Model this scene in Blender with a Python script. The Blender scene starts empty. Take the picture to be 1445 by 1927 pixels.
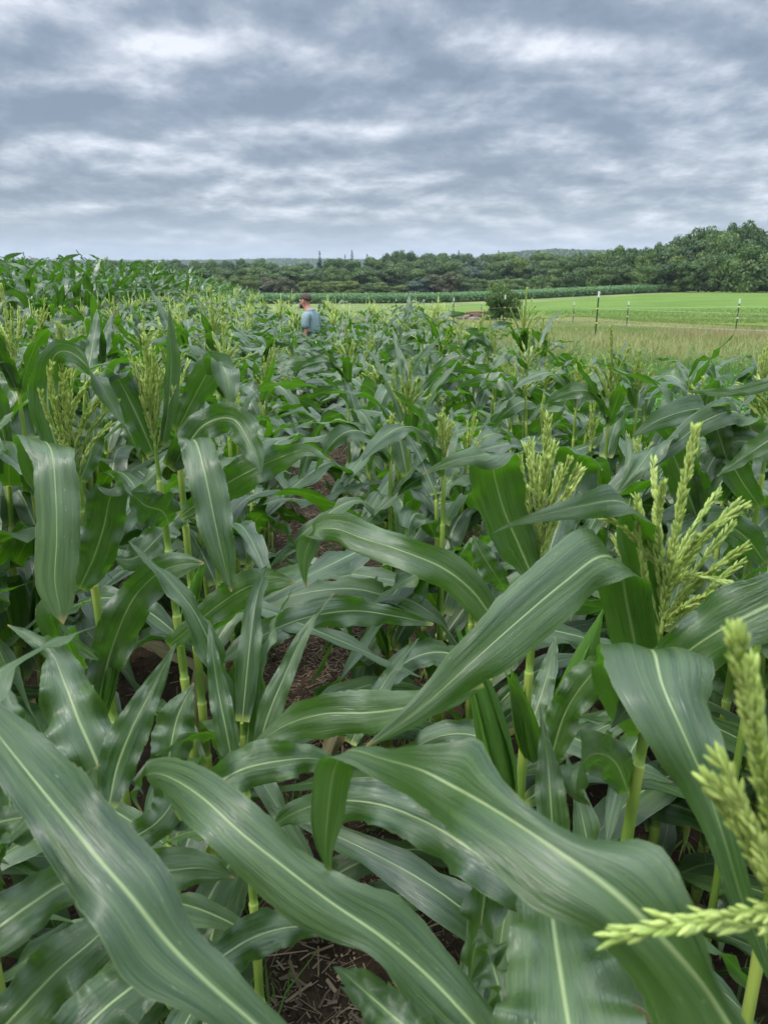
import bpy, bmesh, math, random
import numpy as np
from mathutils import Vector, Matrix, Euler

# ------------------------------------------------------------------ camera, sky, sun, exposure
sc = bpy.context.scene
COL = sc.collection
PITCH = math.radians(18.09)
CAMZ = 2.0
FPX = 1456.0                      # focal length in photo pixels (photo 1445 x 1927)
cam_d = bpy.data.cameras.new("camera")
cam = bpy.data.objects.new("camera", cam_d); COL.objects.link(cam)
cam.location = (0, 0, CAMZ)
cam.rotation_euler = (math.pi/2 - PITCH, 0, 0)
cam_d.sensor_fit = 'VERTICAL'; cam_d.sensor_height = 36.0
cam_d.lens = 36.0*FPX/1927.0
cam_d.clip_start = 0.02; cam_d.clip_end = 20000
cam_d.dof.use_dof = True; cam_d.dof.focus_distance = 3.0; cam_d.dof.aperture_fstop = 9.5
sc.camera = cam

EXPOSURE = 0.76
SUN_EL, SUN_AZ = 56.0, 245.0      # behind the camera's left shoulder, above cloud
sc.view_settings.view_transform = 'Standard'
sc.view_settings.look = 'None'
sc.view_settings.exposure = EXPOSURE
sc.view_settings.gamma = 1.0
sc.cycles.use_denoising = True
try: sc.cycles.denoiser = 'OPENIMAGEDENOISE'
except Exception: pass
sc.cycles.max_bounces = 7; sc.cycles.diffuse_bounces = 2; sc.cycles.glossy_bounces = 2
sc.cycles.transmission_bounces = 4; sc.cycles.transparent_max_bounces = 4; sc.cycles.volume_bounces = 0
sc.cycles.caustics_reflective = False; sc.cycles.caustics_refractive = False
sc.cycles.use_adaptive_sampling = True; sc.cycles.adaptive_threshold = 0.02

w = bpy.data.worlds.new("World"); sc.world = w; w.use_nodes = True
nt = w.node_tree; nt.nodes.clear()
def N(nt, typ, **kw):
    n = nt.nodes.new(typ)
    for k, v in kw.items():
        if k == 'inp':
            for a, b in v.items(): n.inputs[a].default_value = b
        else: setattr(n, k, v)
    return n
def M(nt, op, a, b=None, c=None, clamp=False):
    n = nt.nodes.new('ShaderNodeMath'); n.operation = op; n.use_clamp = clamp
    for i, x in enumerate((a, b, c)):
        if x is None: continue
        if isinstance(x, (int, float)): n.inputs[i].default_value = x
        else: nt.links.new(x, n.inputs[i])
    return n.outputs[0]
def MIXC(nt, fac, a, b, mode='MIX'):
    n = nt.nodes.new('ShaderNodeMix'); n.data_type = 'RGBA'; n.blend_type = mode
    for i, x in ((0, fac), (6, a), (7, b)):
        if isinstance(x, (int, float)): n.inputs[i].default_value = x
        elif isinstance(x, tuple): n.inputs[i].default_value = (*x[:3], 1)
        else: nt.links.new(x, n.inputs[i])
    return n.outputs[2]
def RAMP(nt, fac, stops, interp='LINEAR'):
    n = nt.nodes.new('ShaderNodeValToRGB'); cr = n.color_ramp; cr.interpolation = interp
    while len(cr.elements) < len(stops): cr.elements.new(0.5)
    for e, (p, c) in zip(cr.elements, stops):
        e.position = p; e.color = (*c, 1) if isinstance(c, tuple) else (c, c, c, 1)
    if fac is not None: nt.links.new(fac, n.inputs[0])
    return n.outputs[0]

def sky_world():
    L = nt.links
    tc = N(nt, 'ShaderNodeTexCoord')
    sep = N(nt, 'ShaderNodeSeparateXYZ'); L.new(tc.outputs['Generated'], sep.inputs[0])
    X, Y, Z = sep.outputs
    zc = M(nt, 'MAXIMUM', Z, 0.0)
    den = M(nt, 'ADD', zc, 0.22)
    px = M(nt, 'DIVIDE', X, den); py = M(nt, 'DIVIDE', Y, den)
    cmb = N(nt, 'ShaderNodeCombineXYZ'); L.new(px, cmb.inputs[0]); L.new(py, cmb.inputs[1])
    # cloud deck: broad masses, medium billows, soft detail
    def noise(scale, detail, rough, off, dist=0.0, sx=1.0, sy=1.0):
        mp = N(nt, 'ShaderNodeMapping'); L.new(cmb.outputs[0], mp.inputs[0])
        mp.inputs['Location'].default_value = off; mp.inputs['Scale'].default_value = (sx, sy, 1)
        n = N(nt, 'ShaderNodeTexNoise'); L.new(mp.outputs[0], n.inputs['Vector'])
        n.inputs['Scale'].default_value = scale; n.inputs['Detail'].default_value = detail
        n.inputs['Roughness'].default_value = rough; n.inputs['Distortion'].default_value = dist
        return n.outputs['Fac']
    broad = noise(.92, 2.0, 0.5, (3.1, 7.7, 0), 0.0)
    med = noise(2.6, 8.0, 0.58, (11.3, 2.4, 1.5), 0.1, 1.15, 1.0)
    med2 = noise(2.6, 5.0, 0.5, (11.3, 2.53, 1.5), 0.1, 1.15, 1.0)      # the same billows a little nearer: bright brows, dark bellies
    fine = noise(8, 6.0, 0.6, (5.3, 9.4, 4.0), 0.1, 1.2, 1.0)
    d = M(nt, 'MULTIPLY', broad, 0.85)
    d = M(nt, 'MULTIPLY_ADD', med, 0.80, d)
    d = M(nt, 'MULTIPLY_ADD', fine, 0.20, d)
    d = M(nt, 'MULTIPLY_ADD', M(nt, 'SUBTRACT', med, med2), RELIEF, d)
    d = M(nt, 'SUBTRACT', d, 0.935)                       # about -0.35 .. 0.35
    # the places where the deck is thin or thick in this sky (cloud-plane coordinates)
    for (ax, ay, amp, rx, ry) in CLOUD_SPOTS:
        dx = M(nt, 'DIVIDE', M(nt, 'SUBTRACT', px, ax), rx); dy = M(nt, 'DIVIDE', M(nt, 'SUBTRACT', py, ay), ry)
        r2 = M(nt, 'ADD', M(nt, 'MULTIPLY', dx, dx), M(nt, 'MULTIPLY', dy, dy))
        g = M(nt, 'EXPONENT', M(nt, 'MULTIPLY', r2, -1.0))
        d = M(nt, 'MULTIPLY_ADD', g, amp, d)
    d = M(nt, 'MULTIPLY_ADD', d, 1.55, 0.43, clamp=True)       # brightness of the deck
    deck = RAMP(nt, d, [(0.0, (0.20, 0.25, 0.325)), (0.3, (0.272, 0.325, 0.402)), (0.55, (0.39, 0.44, 0.515)),
                        (0.8, (0.57, 0.61, 0.69)), (1.0, (0.76, 0.79, 0.85))])
    # near the horizon the deck melts into pale air
    hz = M(nt, 'DIVIDE', zc, 0.075, clamp=True)
    hz = M(nt, 'POWER', M(nt, 'SUBTRACT', 1.0, hz), 1.4)
    deck = MIXC(nt, M(nt, 'MULTIPLY', hz, 0.75), deck, (0.44, 0.535, 0.63))
    # an overcast sky is about three times brighter overhead than at the horizon
    up = M(nt, 'MULTIPLY_ADD', M(nt, 'SUBTRACT', zc, 0.3, clamp=True), ZENITH, 1.0)
    em = N(nt, 'ShaderNodeVectorMath', operation='SCALE'); L.new(deck, em.inputs[0]); L.new(up, em.inputs['Scale'])
    # the clear sky above, showing a little through the thin parts
    sky = N(nt, 'ShaderNodeTexSky', sky_type='NISHITA'); sky.sun_disc = False
    sky.sun_elevation = math.radians(SUN_EL); sky.sun_rotation = math.radians(SUN_AZ)
    b1 = N(nt, 'ShaderNodeBackground'); L.new(sky.outputs[0], b1.inputs[0]); b1.inputs[1].default_value = 0.1
    b2 = N(nt, 'ShaderNodeBackground'); L.new(em.outputs[0], b2.inputs[0]); b2.inputs[1].default_value = 0.73
    mx = N(nt, 'ShaderNodeMixShader'); mx.inputs[0].default_value = 0.9
    L.new(b1.outputs[0], mx.inputs[1]); L.new(b2.outputs[0], mx.inputs[2])
    out = N(nt, 'ShaderNodeOutputWorld'); L.new(mx.outputs[0], out.inputs[0])
ZENITH = 8.5; RELIEF = 1.0
def cloud_xy(px, py):
    e = math.sin(PITCH); c = math.cos(PITCH)
    a, b = (px-722.5)/FPX, (963.5-py)/FPX
    d = Vector((a, c + b*e, -e + b*c)).normalized()
    z = max(d.z, 0)+0.22
    return d.x/z, d.y/z
def spot(px, py, amp, wpx, hpx):
    x0, y0 = cloud_xy(px, py); x1, _ = cloud_xy(px+wpx, py); _, ya = cloud_xy(px, py-hpx); _, yb = cloud_xy(px, py+hpx)
    return (x0, y0, amp, abs(x1-x0), abs(yb-ya)/2)
CLOUD_SPOTS = [spot(230, 100, .27, 150, 40), spot(540, 95, .18, 150, 30), spot(300, 200, .22, 80, 40), spot(360, 275, .18, 110, 22),
               spot(700, 150, -.28, 300, 55), spot(120, 190, -.22, 130, 28), spot(1060, 90, .2, 150, 35), spot(1290, 190, .10, 150, 30),
               spot(1400, 110, .08, 90, 35), spot(1250, 40, -.22, 200, 40), spot(640, 320, .16, 130, 18), spot(960, 240, -.12, 250, 22),
               spot(1280, 320, .14, 200, 20), spot(330, 345, -.12, 250, 16), spot(60, 345, .14, 100, 14), spot(380, 30, -.08, 160, 40),
               spot(650, 240, .12, 160, 16), spot(1000, 400, -.05, 300, 10), spot(60, 60, -.15, 90, 40)]
sky_world()
w.cycles.sampling_method = 'MANUAL'; w.cycles.sample_map_resolution = 512

sun_d = bpy.data.lights.new("sun", 'SUN'); sun_d.energy = 1.5; sun_d.angle = math.radians(10); sun_d.color = (1, 0.96, 0.9)
sun = bpy.data.objects.new("sun", sun_d); COL.objects.link(sun)
_a, _e = math.radians(SUN_AZ), math.radians(SUN_EL)
sdir = Vector((math.sin(_a)*math.cos(_e), math.cos(_a)*math.cos(_e), math.sin(_e)))
sun.rotation_euler = sdir.to_track_quat('Z', 'Y').to_euler()

# ------------------------------------------------------------------ helpers
FW = np.array([0, math.cos(PITCH), -math.sin(PITCH)]); UP = np.array([0, math.sin(PITCH), math.cos(PITCH)]); RT = np.array([1.0, 0, 0])
EYE = np.array([0, 0, CAMZ])
def P(px, py, D):                                  # a point D metres deep in front of the lens
    return EYE + D*(FW + RT*(px-722.5)/FPX + UP*(963.5-py)/FPX)
_yk = np.array([-60, 0, 6, 13, 20, 27, 35, 43, 60, 80, 120, 160, 220, 300, 450, 700, 1200, 2500, 6000], float)
_zk = np.array([0.15, 0.0, -.12, -.3, -.38, -.5, -.95, -1.45, -2.4, -3.3, -4.9, -6.5, -8.0, -9.6, -12, -13, -14, -14, -14], float)
_yt = np.concatenate([np.linspace(-60, 0, 30)[:-1], np.expm1(np.linspace(0, math.log(6001), 1200))])
_zt = np.interp(_yt, _yk, _zk)
_k = np.exp(-np.linspace(-2, 2, 41)**2); _k /= _k.sum()
_zt = np.convolve(np.pad(_zt, 20, mode='edge'), _k, 'valid')
def ground(x, y):
    x = np.asarray(x, float); y = np.asarray(y, float)
    z = np.interp(y, _yt, _zt)
    lx = np.log1p(np.exp((-x-2.5)/1.2))*1.2
    z = z + 0.055*25*(1-np.exp(-lx/25))*np.exp(-(np.maximum(y, 0)/55)**2)
    sx = np.clip((x-5)/75, 0, 1); sy = np.clip((y-45)/130, 0, 1)
    return z+1.7*sx*sx*(3-2*sx)*sy*sy*(3-2*sy)
def ground_px(px, py):                              # where the sight line of a photo pixel meets the ground
    d = P(px, py, 1.0)-EYE
    t = 0.5
    while t < 6000:
        p = EYE+d*t
        if p[2] < ground(p[0], p[1]): break
        t *= 1.01
    lo, hi = t/1.01, t
    for _ in range(25):
        m = (lo+hi)/2; p = EYE+d*m
        if p[2] < ground(p[0], p[1]): hi = m
        else: lo = m
    return p
def at(px, Y):                                      # ground point at distance Y along the photo column px
    D = Y/ (math.cos(PITCH)) 
    for _ in range(20):
        x = (px-722.5)/FPX*D
        z = float(ground(x, Y))
        D = Y*math.cos(PITCH) + (CAMZ-z)*math.sin(PITCH)
    return np.array([(px-722.5)/FPX*D, Y, z])

def link(o): COL.objects.link(o); return o
def tag(o, label=None, cat=None, group=None, kind=None):
    for k, v in (('label', label), ('category', cat), ('group', group), ('kind', kind)):
        if v: o[k] = v
    return o
def empty(name, loc, rz=0):
    o = bpy.data.objects.new(name, None); o.empty_display_size = .1
    o.location = tuple(map(float, loc)); o.rotation_euler = (0, 0, rz); return link(o)
class MB:                                           # collects numpy mesh pieces
    def __init__(s): s.v = []; s.q = []; s.t = []; s.uv = []; s.n = 0; s.var = []
    def add(s, v, q=None, t=None, uv=None, var=0.5):
        v = np.asarray(v, float).reshape(-1, 3)
        if q is not None and len(q): s.q.append(np.asarray(q, int)+s.n)
        if t is not None and len(t): s.t.append(np.asarray(t, int)+s.n)
        s.v.append(v); s.uv.append(np.zeros((len(v), 2)) if uv is None else np.asarray(uv, float))
        s.var.append(np.full(len(v), var) if np.isscalar(var) else np.asarray(var, float)); s.n += len(v)
        return s
    def arrays(s):
        z4, z3 = np.zeros((0, 4), int), np.zeros((0, 3), int)
        return (np.concatenate(s.v), np.concatenate(s.q) if s.q else z4, np.concatenate(s.t) if s.t else z3,
                np.concatenate(s.uv), np.concatenate(s.var))
    def merge(s, arr, mat=None, loc=(0, 0, 0), var=None):
        v, q, t, uv, va = arr
        if mat is not None: v = v @ np.asarray(mat).T
        return s.add(v+np.asarray(loc), q, t, uv, va if var is None else var)
    def mesh(s, name, mat, smooth=True):
        v, q, t, uv, va = s.arrays()
        me = bpy.data.meshes.new(name)
        nq, ntr = len(q), len(t)
        me.vertices.add(len(v)); me.vertices.foreach_set('co', v.astype(np.float32).ravel())
        loops = np.concatenate([q.ravel(), t.ravel()]).astype(np.int32)
        me.loops.add(len(loops)); me.loops.foreach_set('vertex_index', loops)
        me.polygons.add(nq+ntr)
        st = np.concatenate([np.arange(nq)*4, nq*4+np.arange(ntr)*3]).astype(np.int32)
        me.polygons.foreach_set('loop_start', st)
        me.update(calc_edges=True)
        u = me.uv_layers.new(name='UVMap'); u.data.foreach_set('uv', uv[loops].astype(np.float32).ravel())
        a = me.attributes.new('var', 'FLOAT', 'POINT'); a.data.foreach_set('value', va.astype(np.float32))
        me.polygons.foreach_set('use_smooth', np.full(nq+ntr, smooth))
        for m in (mat if isinstance(mat, (list, tuple)) else [mat]): me.materials.append(m)
        me.validate(); return me
    def build(s, name, mat, parent=None, loc=(0, 0, 0), smooth=True):
        o = bpy.data.objects.new(name, s.mesh(name, mat, smooth)); link(o); o.location = tuple(map(float, loc))
        if parent is not None: o.parent = parent
        return o
def obj_of(name, me, parent=None, loc=(0, 0, 0)):
    o = bpy.data.objects.new(name, me); link(o); o.location = tuple(map(float, loc))
    if parent is not None: o.parent = parent
    return o
def kids(o): return [c for c in bpy.data.objects if c.parent == o]
def nrm(a): a = np.asarray(a, float); return a/np.maximum(np.linalg.norm(a, axis=-1, keepdims=True), 1e-9)
def grid_quads(n, m):                               # n rows x m columns of vertices
    i = np.arange(n-1)[:, None]*m+np.arange(m-1)[None, :]
    return np.stack([i, i+1, i+m+1, i+m], -1).reshape(-1, 4)
def catmull(pts, n):
    pts = np.asarray(pts, float); k = len(pts)
    if k == 2: 
        t = np.linspace(0, 1, n)[:, None]; return pts[0]*(1-t)+pts[1]*t
    e = np.vstack([2*pts[0]-pts[1], pts, 2*pts[-1]-pts[-2]])
    seg = np.linalg.norm(np.diff(pts[:, :3], axis=0), axis=1); cs = np.concatenate([[0], np.cumsum(seg)])
    s = np.linspace(0, cs[-1], n); out = []
    for x in s:
        i = min(max(np.searchsorted(cs, x, 'right')-1, 0), k-2); t = (x-cs[i])/max(seg[i], 1e-9)
        p0, p1, p2, p3 = e[i], e[i+1], e[i+2], e[i+3]
        out.append(.5*((2*p1)+(-p0+p2)*t+(2*p0-5*p1+4*p2-p3)*t*t+(-p0+3*p1-3*p2+p3)*t**3))
    return np.array(out)
def tube(C, R, k=8, cap=True):
    C = np.asarray(C, float); n = len(C); R = np.broadcast_to(np.asarray(R, float), (n,))
    T = nrm(np.gradient(C, axis=0)); ref = np.array([1., 0, 0]) if abs(T[0, 0]) < .8 else np.array([0, 1., 0])
    A = nrm(np.cross(T, np.broadcast_to(ref, T.shape))); B = np.cross(T, A)
    th = np.linspace(0, 2*math.pi, k, endpoint=False)
    v = C[:, None]+R[:, None, None]*(A[:, None]*np.cos(th)[None, :, None]+B[:, None]*np.sin(th)[None, :, None])
    v = v.reshape(-1, 3)
    i = np.arange(n-1)[:, None]*k; j = np.arange(k)[None, :]; j2 = (j+1) % k
    q = np.stack([i+j, i+j2, i+k+j2, i+k+j], -1).reshape(-1, 4); t = []
    uv = np.stack([np.tile(np.arange(k)/k, n), np.repeat(np.linspace(0, 1, n), k)], 1)
    if cap:
        v = np.vstack([v, C[:1], C[-1:]]); uv = np.vstack([uv, [[.5, 0]], [[.5, 1]]]); a, b = n*k, n*k+1
        t = [(a, (x+1) % k, x) for x in range(k)]+[(b, (n-1)*k+x, (n-1)*k+(x+1) % k) for x in range(k)]
    return v, q, t, uv

# ------------------------------------------------------------------ materials
def mat(name):
    m = bpy.data.materials.new(name); m.use_nodes = True; t = m.node_tree; t.nodes.clear(); return m, t
def simple(name, col, rough=.6, spec=.4, noise=0.0, nscale=8., bump=0.0, bscale=60.):
    m, t = mat(name); L = t.links
    b = N(t, 'ShaderNodeBsdfPrincipled'); o = N(t, 'ShaderNodeOutputMaterial'); L.new(b.outputs[0], o.inputs[0])
    b.inputs['Roughness'].default_value = rough; b.inputs['Specular IOR Level'].default_value = spec
    tc = N(t, 'ShaderNodeTexCoord')
    if noise:
        n = N(t, 'ShaderNodeTexNoise', inp={'Scale': nscale, 'Detail': 4.}); L.new(tc.outputs['Object'], n.inputs['Vector'])
        c = MIXC(t, n.outputs['Fac'], tuple(x*(1-noise) for x in col), tuple(min(1, x*(1+noise)) for x in col))
        L.new(c, b.inputs['Base Color'])
    else: b.inputs['Base Color'].default_value = (*col, 1)
    if bump:
        n = N(t, 'ShaderNodeTexNoise', inp={'Scale': bscale, 'Detail': 3.}); L.new(tc.outputs['Object'], n.inputs['Vector'])
        bp = N(t, 'ShaderNodeBump', inp={'Strength': bump, 'Distance': .01}); L.new(n.outputs['Fac'], bp.inputs['Height']); L.new(bp.outputs[0], b.inputs['Normal'])
    return m
def leaf_material(name, dark=(.022, .082, .018), light=(.042, .125, .034), trans=(.10, .34, .012), rib=(.38, .47, .20), tmix=.30, rough=.40, husk=False):
    m, t = mat(name); L = t.links
    uvn = N(t, 'ShaderNodeUVMap'); uvn.uv_map = 'UVMap'; sep = N(t, 'ShaderNodeSeparateXYZ'); L.new(uvn.outputs[0], sep.inputs[0])
    U, V = sep.outputs[0], sep.outputs[1]
    oi = N(t, 'ShaderNodeObjectInfo'); va = N(t, 'ShaderNodeAttribute'); va.attribute_name = 'var'
    rnd = M(t, 'FRACT', M(t, 'ADD', oi.outputs['Random'], va.outputs['Fac']))
    # long fine veins
    cv = N(t, 'ShaderNodeCombineXYZ'); L.new(M(t, 'MULTIPLY', U, 70.), cv.inputs[0]); L.new(M(t, 'MULTIPLY', V, 3.), cv.inputs[1]); L.new(M(t, 'MULTIPLY', rnd, 40.), cv.inputs[2])
    vn = N(t, 'ShaderNodeTexNoise', inp={'Scale': 1., 'Detail': 2., 'Roughness': .6}); L.new(cv.outputs[0], vn.inputs['Vector'])
    cw = N(t, 'ShaderNodeCombineXYZ'); L.new(M(t, 'MULTIPLY', U, 9.), cw.inputs[0]); L.new(M(t, 'MULTIPLY', V, 3.5), cw.inputs[1]); L.new(M(t, 'MULTIPLY', rnd, 31.), cw.inputs[2])
    wn = N(t, 'ShaderNodeTexNoise', inp={'Scale': 1., 'Detail': 4., 'Roughness': .6}); L.new(cw.outputs[0], wn.inputs['Vector'])
    veins = M(t, 'SUBTRACT', vn.outputs['Fac'], .5); bloom = M(t, 'SUBTRACT', wn.outputs['Fac'], .5)
    f = M(t, 'MULTIPLY_ADD', veins, .7, .5); f = M(t, 'MULTIPLY_ADD', bloom, 1.9, f); f = M(t, 'MULTIPLY_ADD', M(t, 'SUBTRACT', rnd, .5), .45, f, clamp=True)
    col = MIXC(t, f, dark, light)
    au = M(t, 'ABSOLUTE', M(t, 'SUBTRACT', U, .5))
    if not husk:
        wid = M(t, 'MULTIPLY_ADD', M(t, 'SUBTRACT', 1., V), .030, .008)             # midrib, wide at the base
        mr = M(t, 'SUBTRACT', 1., M(t, 'DIVIDE', au, wid), clamp=True)
        mr = M(t, 'POWER', mr, .55)
        halo = M(t, 'EXPONENT', M(t, 'MULTIPLY', au, -16.))
        col = MIXC(t, M(t, 'MULTIPLY', halo, .22), col, (.13, .25, .07))
        col = MIXC(t, M(t, 'MULTIPLY', mr, .85), col, rib)
        edge = M(t, 'MULTIPLY', M(t, 'SUBTRACT', au, .487), 75., clamp=True)
        col = MIXC(t, M(t, 'MULTIPLY', edge, .6), col, (.16, .22, .06))
        ce = N(t, 'ShaderNodeCombineXYZ'); L.new(M(t, 'MULTIPLY', V, 26.), ce.inputs[0]); L.new(M(t, 'MULTIPLY', rnd, 55.), ce.inputs[1]); L.new(M(t, 'GREATER_THAN', U, .5), ce.inputs[2])
        en = N(t, 'ShaderNodeTexNoise', inp={'Scale': 1., 'Detail': 3.}); L.new(ce.outputs[0], en.inputs['Vector'])
        ed = M(t, 'SUBTRACT', M(t, 'MULTIPLY_ADD', en.outputs['Fac'], .09, au), .5475); ed = M(t, 'MULTIPLY', ed, 90., clamp=True)   # scorched margins
        col = MIXC(t, M(t, 'MULTIPLY', ed, .75), col, (.34, .24, .10))
        base = M(t, 'SUBTRACT', 1., M(t, 'MULTIPLY', V, 26.), clamp=True)           # pale collar
        col = MIXC(t, M(t, 'MULTIPLY', base, .9), col, (.36, .43, .09))
        # small pale nicks and rubbed flecks
        cf = N(t, 'ShaderNodeCombineXYZ'); L.new(M(t, 'MULTIPLY', U, 13.), cf.inputs[0]); L.new(M(t, 'MULTIPLY', V, 34.), cf.inputs[1]); L.new(M(t, 'MULTIPLY', rnd, 77.), cf.inputs[2])
        fn = N(t, 'ShaderNodeTexNoise', inp={'Scale': 1.7, 'Detail': 2.}); L.new(cf.outputs[0], fn.inputs['Vector'])
        fl = M(t, 'MULTIPLY', M(t, 'SUBTRACT', fn.outputs['Fac'], .70), 14., clamp=True)
        col = MIXC(t, M(t, 'MULTIPLY', fl, .5), col, (.30, .36, .17))
        tip = M(t, 'MULTIPLY', M(t, 'SUBTRACT', V, .972), 40., clamp=True)
        tipf = M(t, 'MULTIPLY', tip, M(t, 'GREATER_THAN', rnd, .45))
        col = MIXC(t, M(t, 'MULTIPLY', tipf, .8), col, (.42, .28, .10))
        tcol = MIXC(t, mr, trans, (.3, .42, .06))
        tcol = MIXC(t, M(t, 'MULTIPLY_ADD', veins, 1.2, .4, clamp=True), tuple(x*.6 for x in trans), tcol)
    else:
        col = MIXC(t, M(t, 'MULTIPLY_ADD', veins, 2.2, .35, clamp=True), col, (.12, .26, .025)); tcol = trans; mr = None
    b = N(t, 'ShaderNodeBsdfPrincipled'); L.new(col, b.inputs['Base Color'])
    L.new(M(t, 'MULTIPLY_ADD', bloom, .35, rough), b.inputs['Roughness']); b.inputs['Specular IOR Level'].default_value = .68
    b.inputs['Coat Weight'].default_value = .20; b.inputs['Coat Roughness'].default_value = .33
    b.inputs['Sheen Weight'].default_value = .04; b.inputs['Sheen Roughness'].default_value = .4; b.inputs['Sheen Tint'].default_value = (.75, .9, .9, 1)
    hgt = M(t, 'MULTIPLY', veins, .9)
    if mr is not None: hgt = M(t, 'MULTIPLY_ADD', mr, -.7, hgt)
    hgt = M(t, 'MULTIPLY_ADD', bloom, 1.4, hgt)
    bp = N(t, 'ShaderNodeBump', inp={'Strength': .6, 'Distance': .0026}); L.new(hgt, bp.inputs['Height']); L.new(bp.outputs[0], b.inputs['Normal'])
    tr = N(t, 'ShaderNodeBsdfTranslucent')
    if isinstance(tcol, tuple): tr.inputs[0].default_value = (*tcol, 1)
    else: L.new(tcol, tr.inputs[0])
    mx = N(t, 'ShaderNodeMixShader'); mx.inputs[0].default_value = tmix
    L.new(b.outputs[0], mx.inputs[1]); L.new(tr.outputs[0], mx.inputs[2])
    o = N(t, 'ShaderNodeOutputMaterial'); L.new(mx.outputs[0], o.inputs[0]); return m
def foliage(name, dark, light, tr, tmix=.22, rough=.55, spec=.35, broad=0.0):
    m, t = mat(name); L = t.links
    va = N(t, 'ShaderNodeAttribute'); va.attribute_name = 'var'; oi = N(t, 'ShaderNodeObjectInfo')
    f = M(t, 'MULTIPLY_ADD', M(t, 'SUBTRACT', oi.outputs['Random'], .5), .5, va.outputs['Fac'], clamp=True)
    col = MIXC(t, f, dark, light)
    if broad:
        ge = N(t, 'ShaderNodeNewGeometry'); n = N(t, 'ShaderNodeTexNoise', inp={'Scale': broad, 'Detail': 3.}); L.new(ge.outputs['Position'], n.inputs['Vector'])
        col = MIXC(t, 1.0, col, RAMP(t, n.outputs['Fac'], [(.3, .6), (.7, 1.0)]), 'MULTIPLY')
    b = N(t, 'ShaderNodeBsdfPrincipled'); L.new(col, b.inputs['Base Color']); b.inputs['Roughness'].default_value = rough; b.inputs['Specular IOR Level'].default_value = spec
    ts = N(t, 'ShaderNodeBsdfTranslucent'); ts.inputs[0].default_value = (*tr, 1)
    mx = N(t, 'ShaderNodeMixShader'); mx.inputs[0].default_value = tmix; L.new(b.outputs[0], mx.inputs[1]); L.new(ts.outputs[0], mx.inputs[2])
    o = N(t, 'ShaderNodeOutputMaterial'); L.new(mx.outputs[0], o.inputs[0]); return m
LEAF = leaf_material('corn_leaf', (.012, .042, .008), (.088, .148, .042), (.14, .41, .010), rough=.32, tmix=.28)
HUSK = leaf_material('corn_husk', (.035, .11, .012), (.07, .19, .02), (.2, .48, .01), tmix=.35, husk=True)
LEAFFAR = foliage('corn_far', (.12, .20, .08), (.22, .32, .16), (.10, .33, .02), .25, .45, .5)
def stalk_material():
    m, t = mat('corn_stalk'); L = t.links
    uvn = N(t, 'ShaderNodeUVMap'); sep = N(t, 'ShaderNodeSeparateXYZ'); L.new(uvn.outputs[0], sep.inputs[0])
    cv = N(t, 'ShaderNodeCombineXYZ'); L.new(M(t, 'MULTIPLY', sep.outputs[0], 34.), cv.inputs[0]); L.new(M(t, 'MULTIPLY', sep.outputs[1], 5.), cv.inputs[1])
    n = N(t, 'ShaderNodeTexNoise', inp={'Scale': 1., 'Detail': 3.}); L.new(cv.outputs[0], n.inputs['Vector'])
    va = N(t, 'ShaderNodeAttribute'); va.attribute_name = 'var'
    col = MIXC(t, n.outputs['Fac'], (.085, .17, .02), (.20, .31, .045))
    col = MIXC(t, va.outputs['Fac'], col, (.42, .50, .10))
    b = N(t, 'ShaderNodeBsdfPrincipled'); L.new(col, b.inputs['Base Color']); b.inputs['Roughness'].default_value = .42
    bp = N(t, 'ShaderNodeBump', inp={'Strength': .4, 'Distance': .002}); L.new(n.outputs['Fac'], bp.inputs['Height']); L.new(bp.outputs[0], b.inputs['Normal'])
    b.inputs['Subsurface Weight'].default_value = .0
    o = N(t, 'ShaderNodeOutputMaterial'); L.new(b.outputs[0], o.inputs[0]); return m
DRYLEAF = leaf_material('corn_dry_leaf', (.16, .13, .05), (.34, .27, .12), (.35, .28, .08), (.42, .36, .2), tmix=.2, rough=.6)
STALK = stalk_material()
TASSEL = foliage('tassel_spikelets', (.22, .33, .06), (.64, .74, .24), (.75, .85, .2), .34, .5, .4)
ANTHER = simple('anther', (.62, .42, .10), .6)

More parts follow.
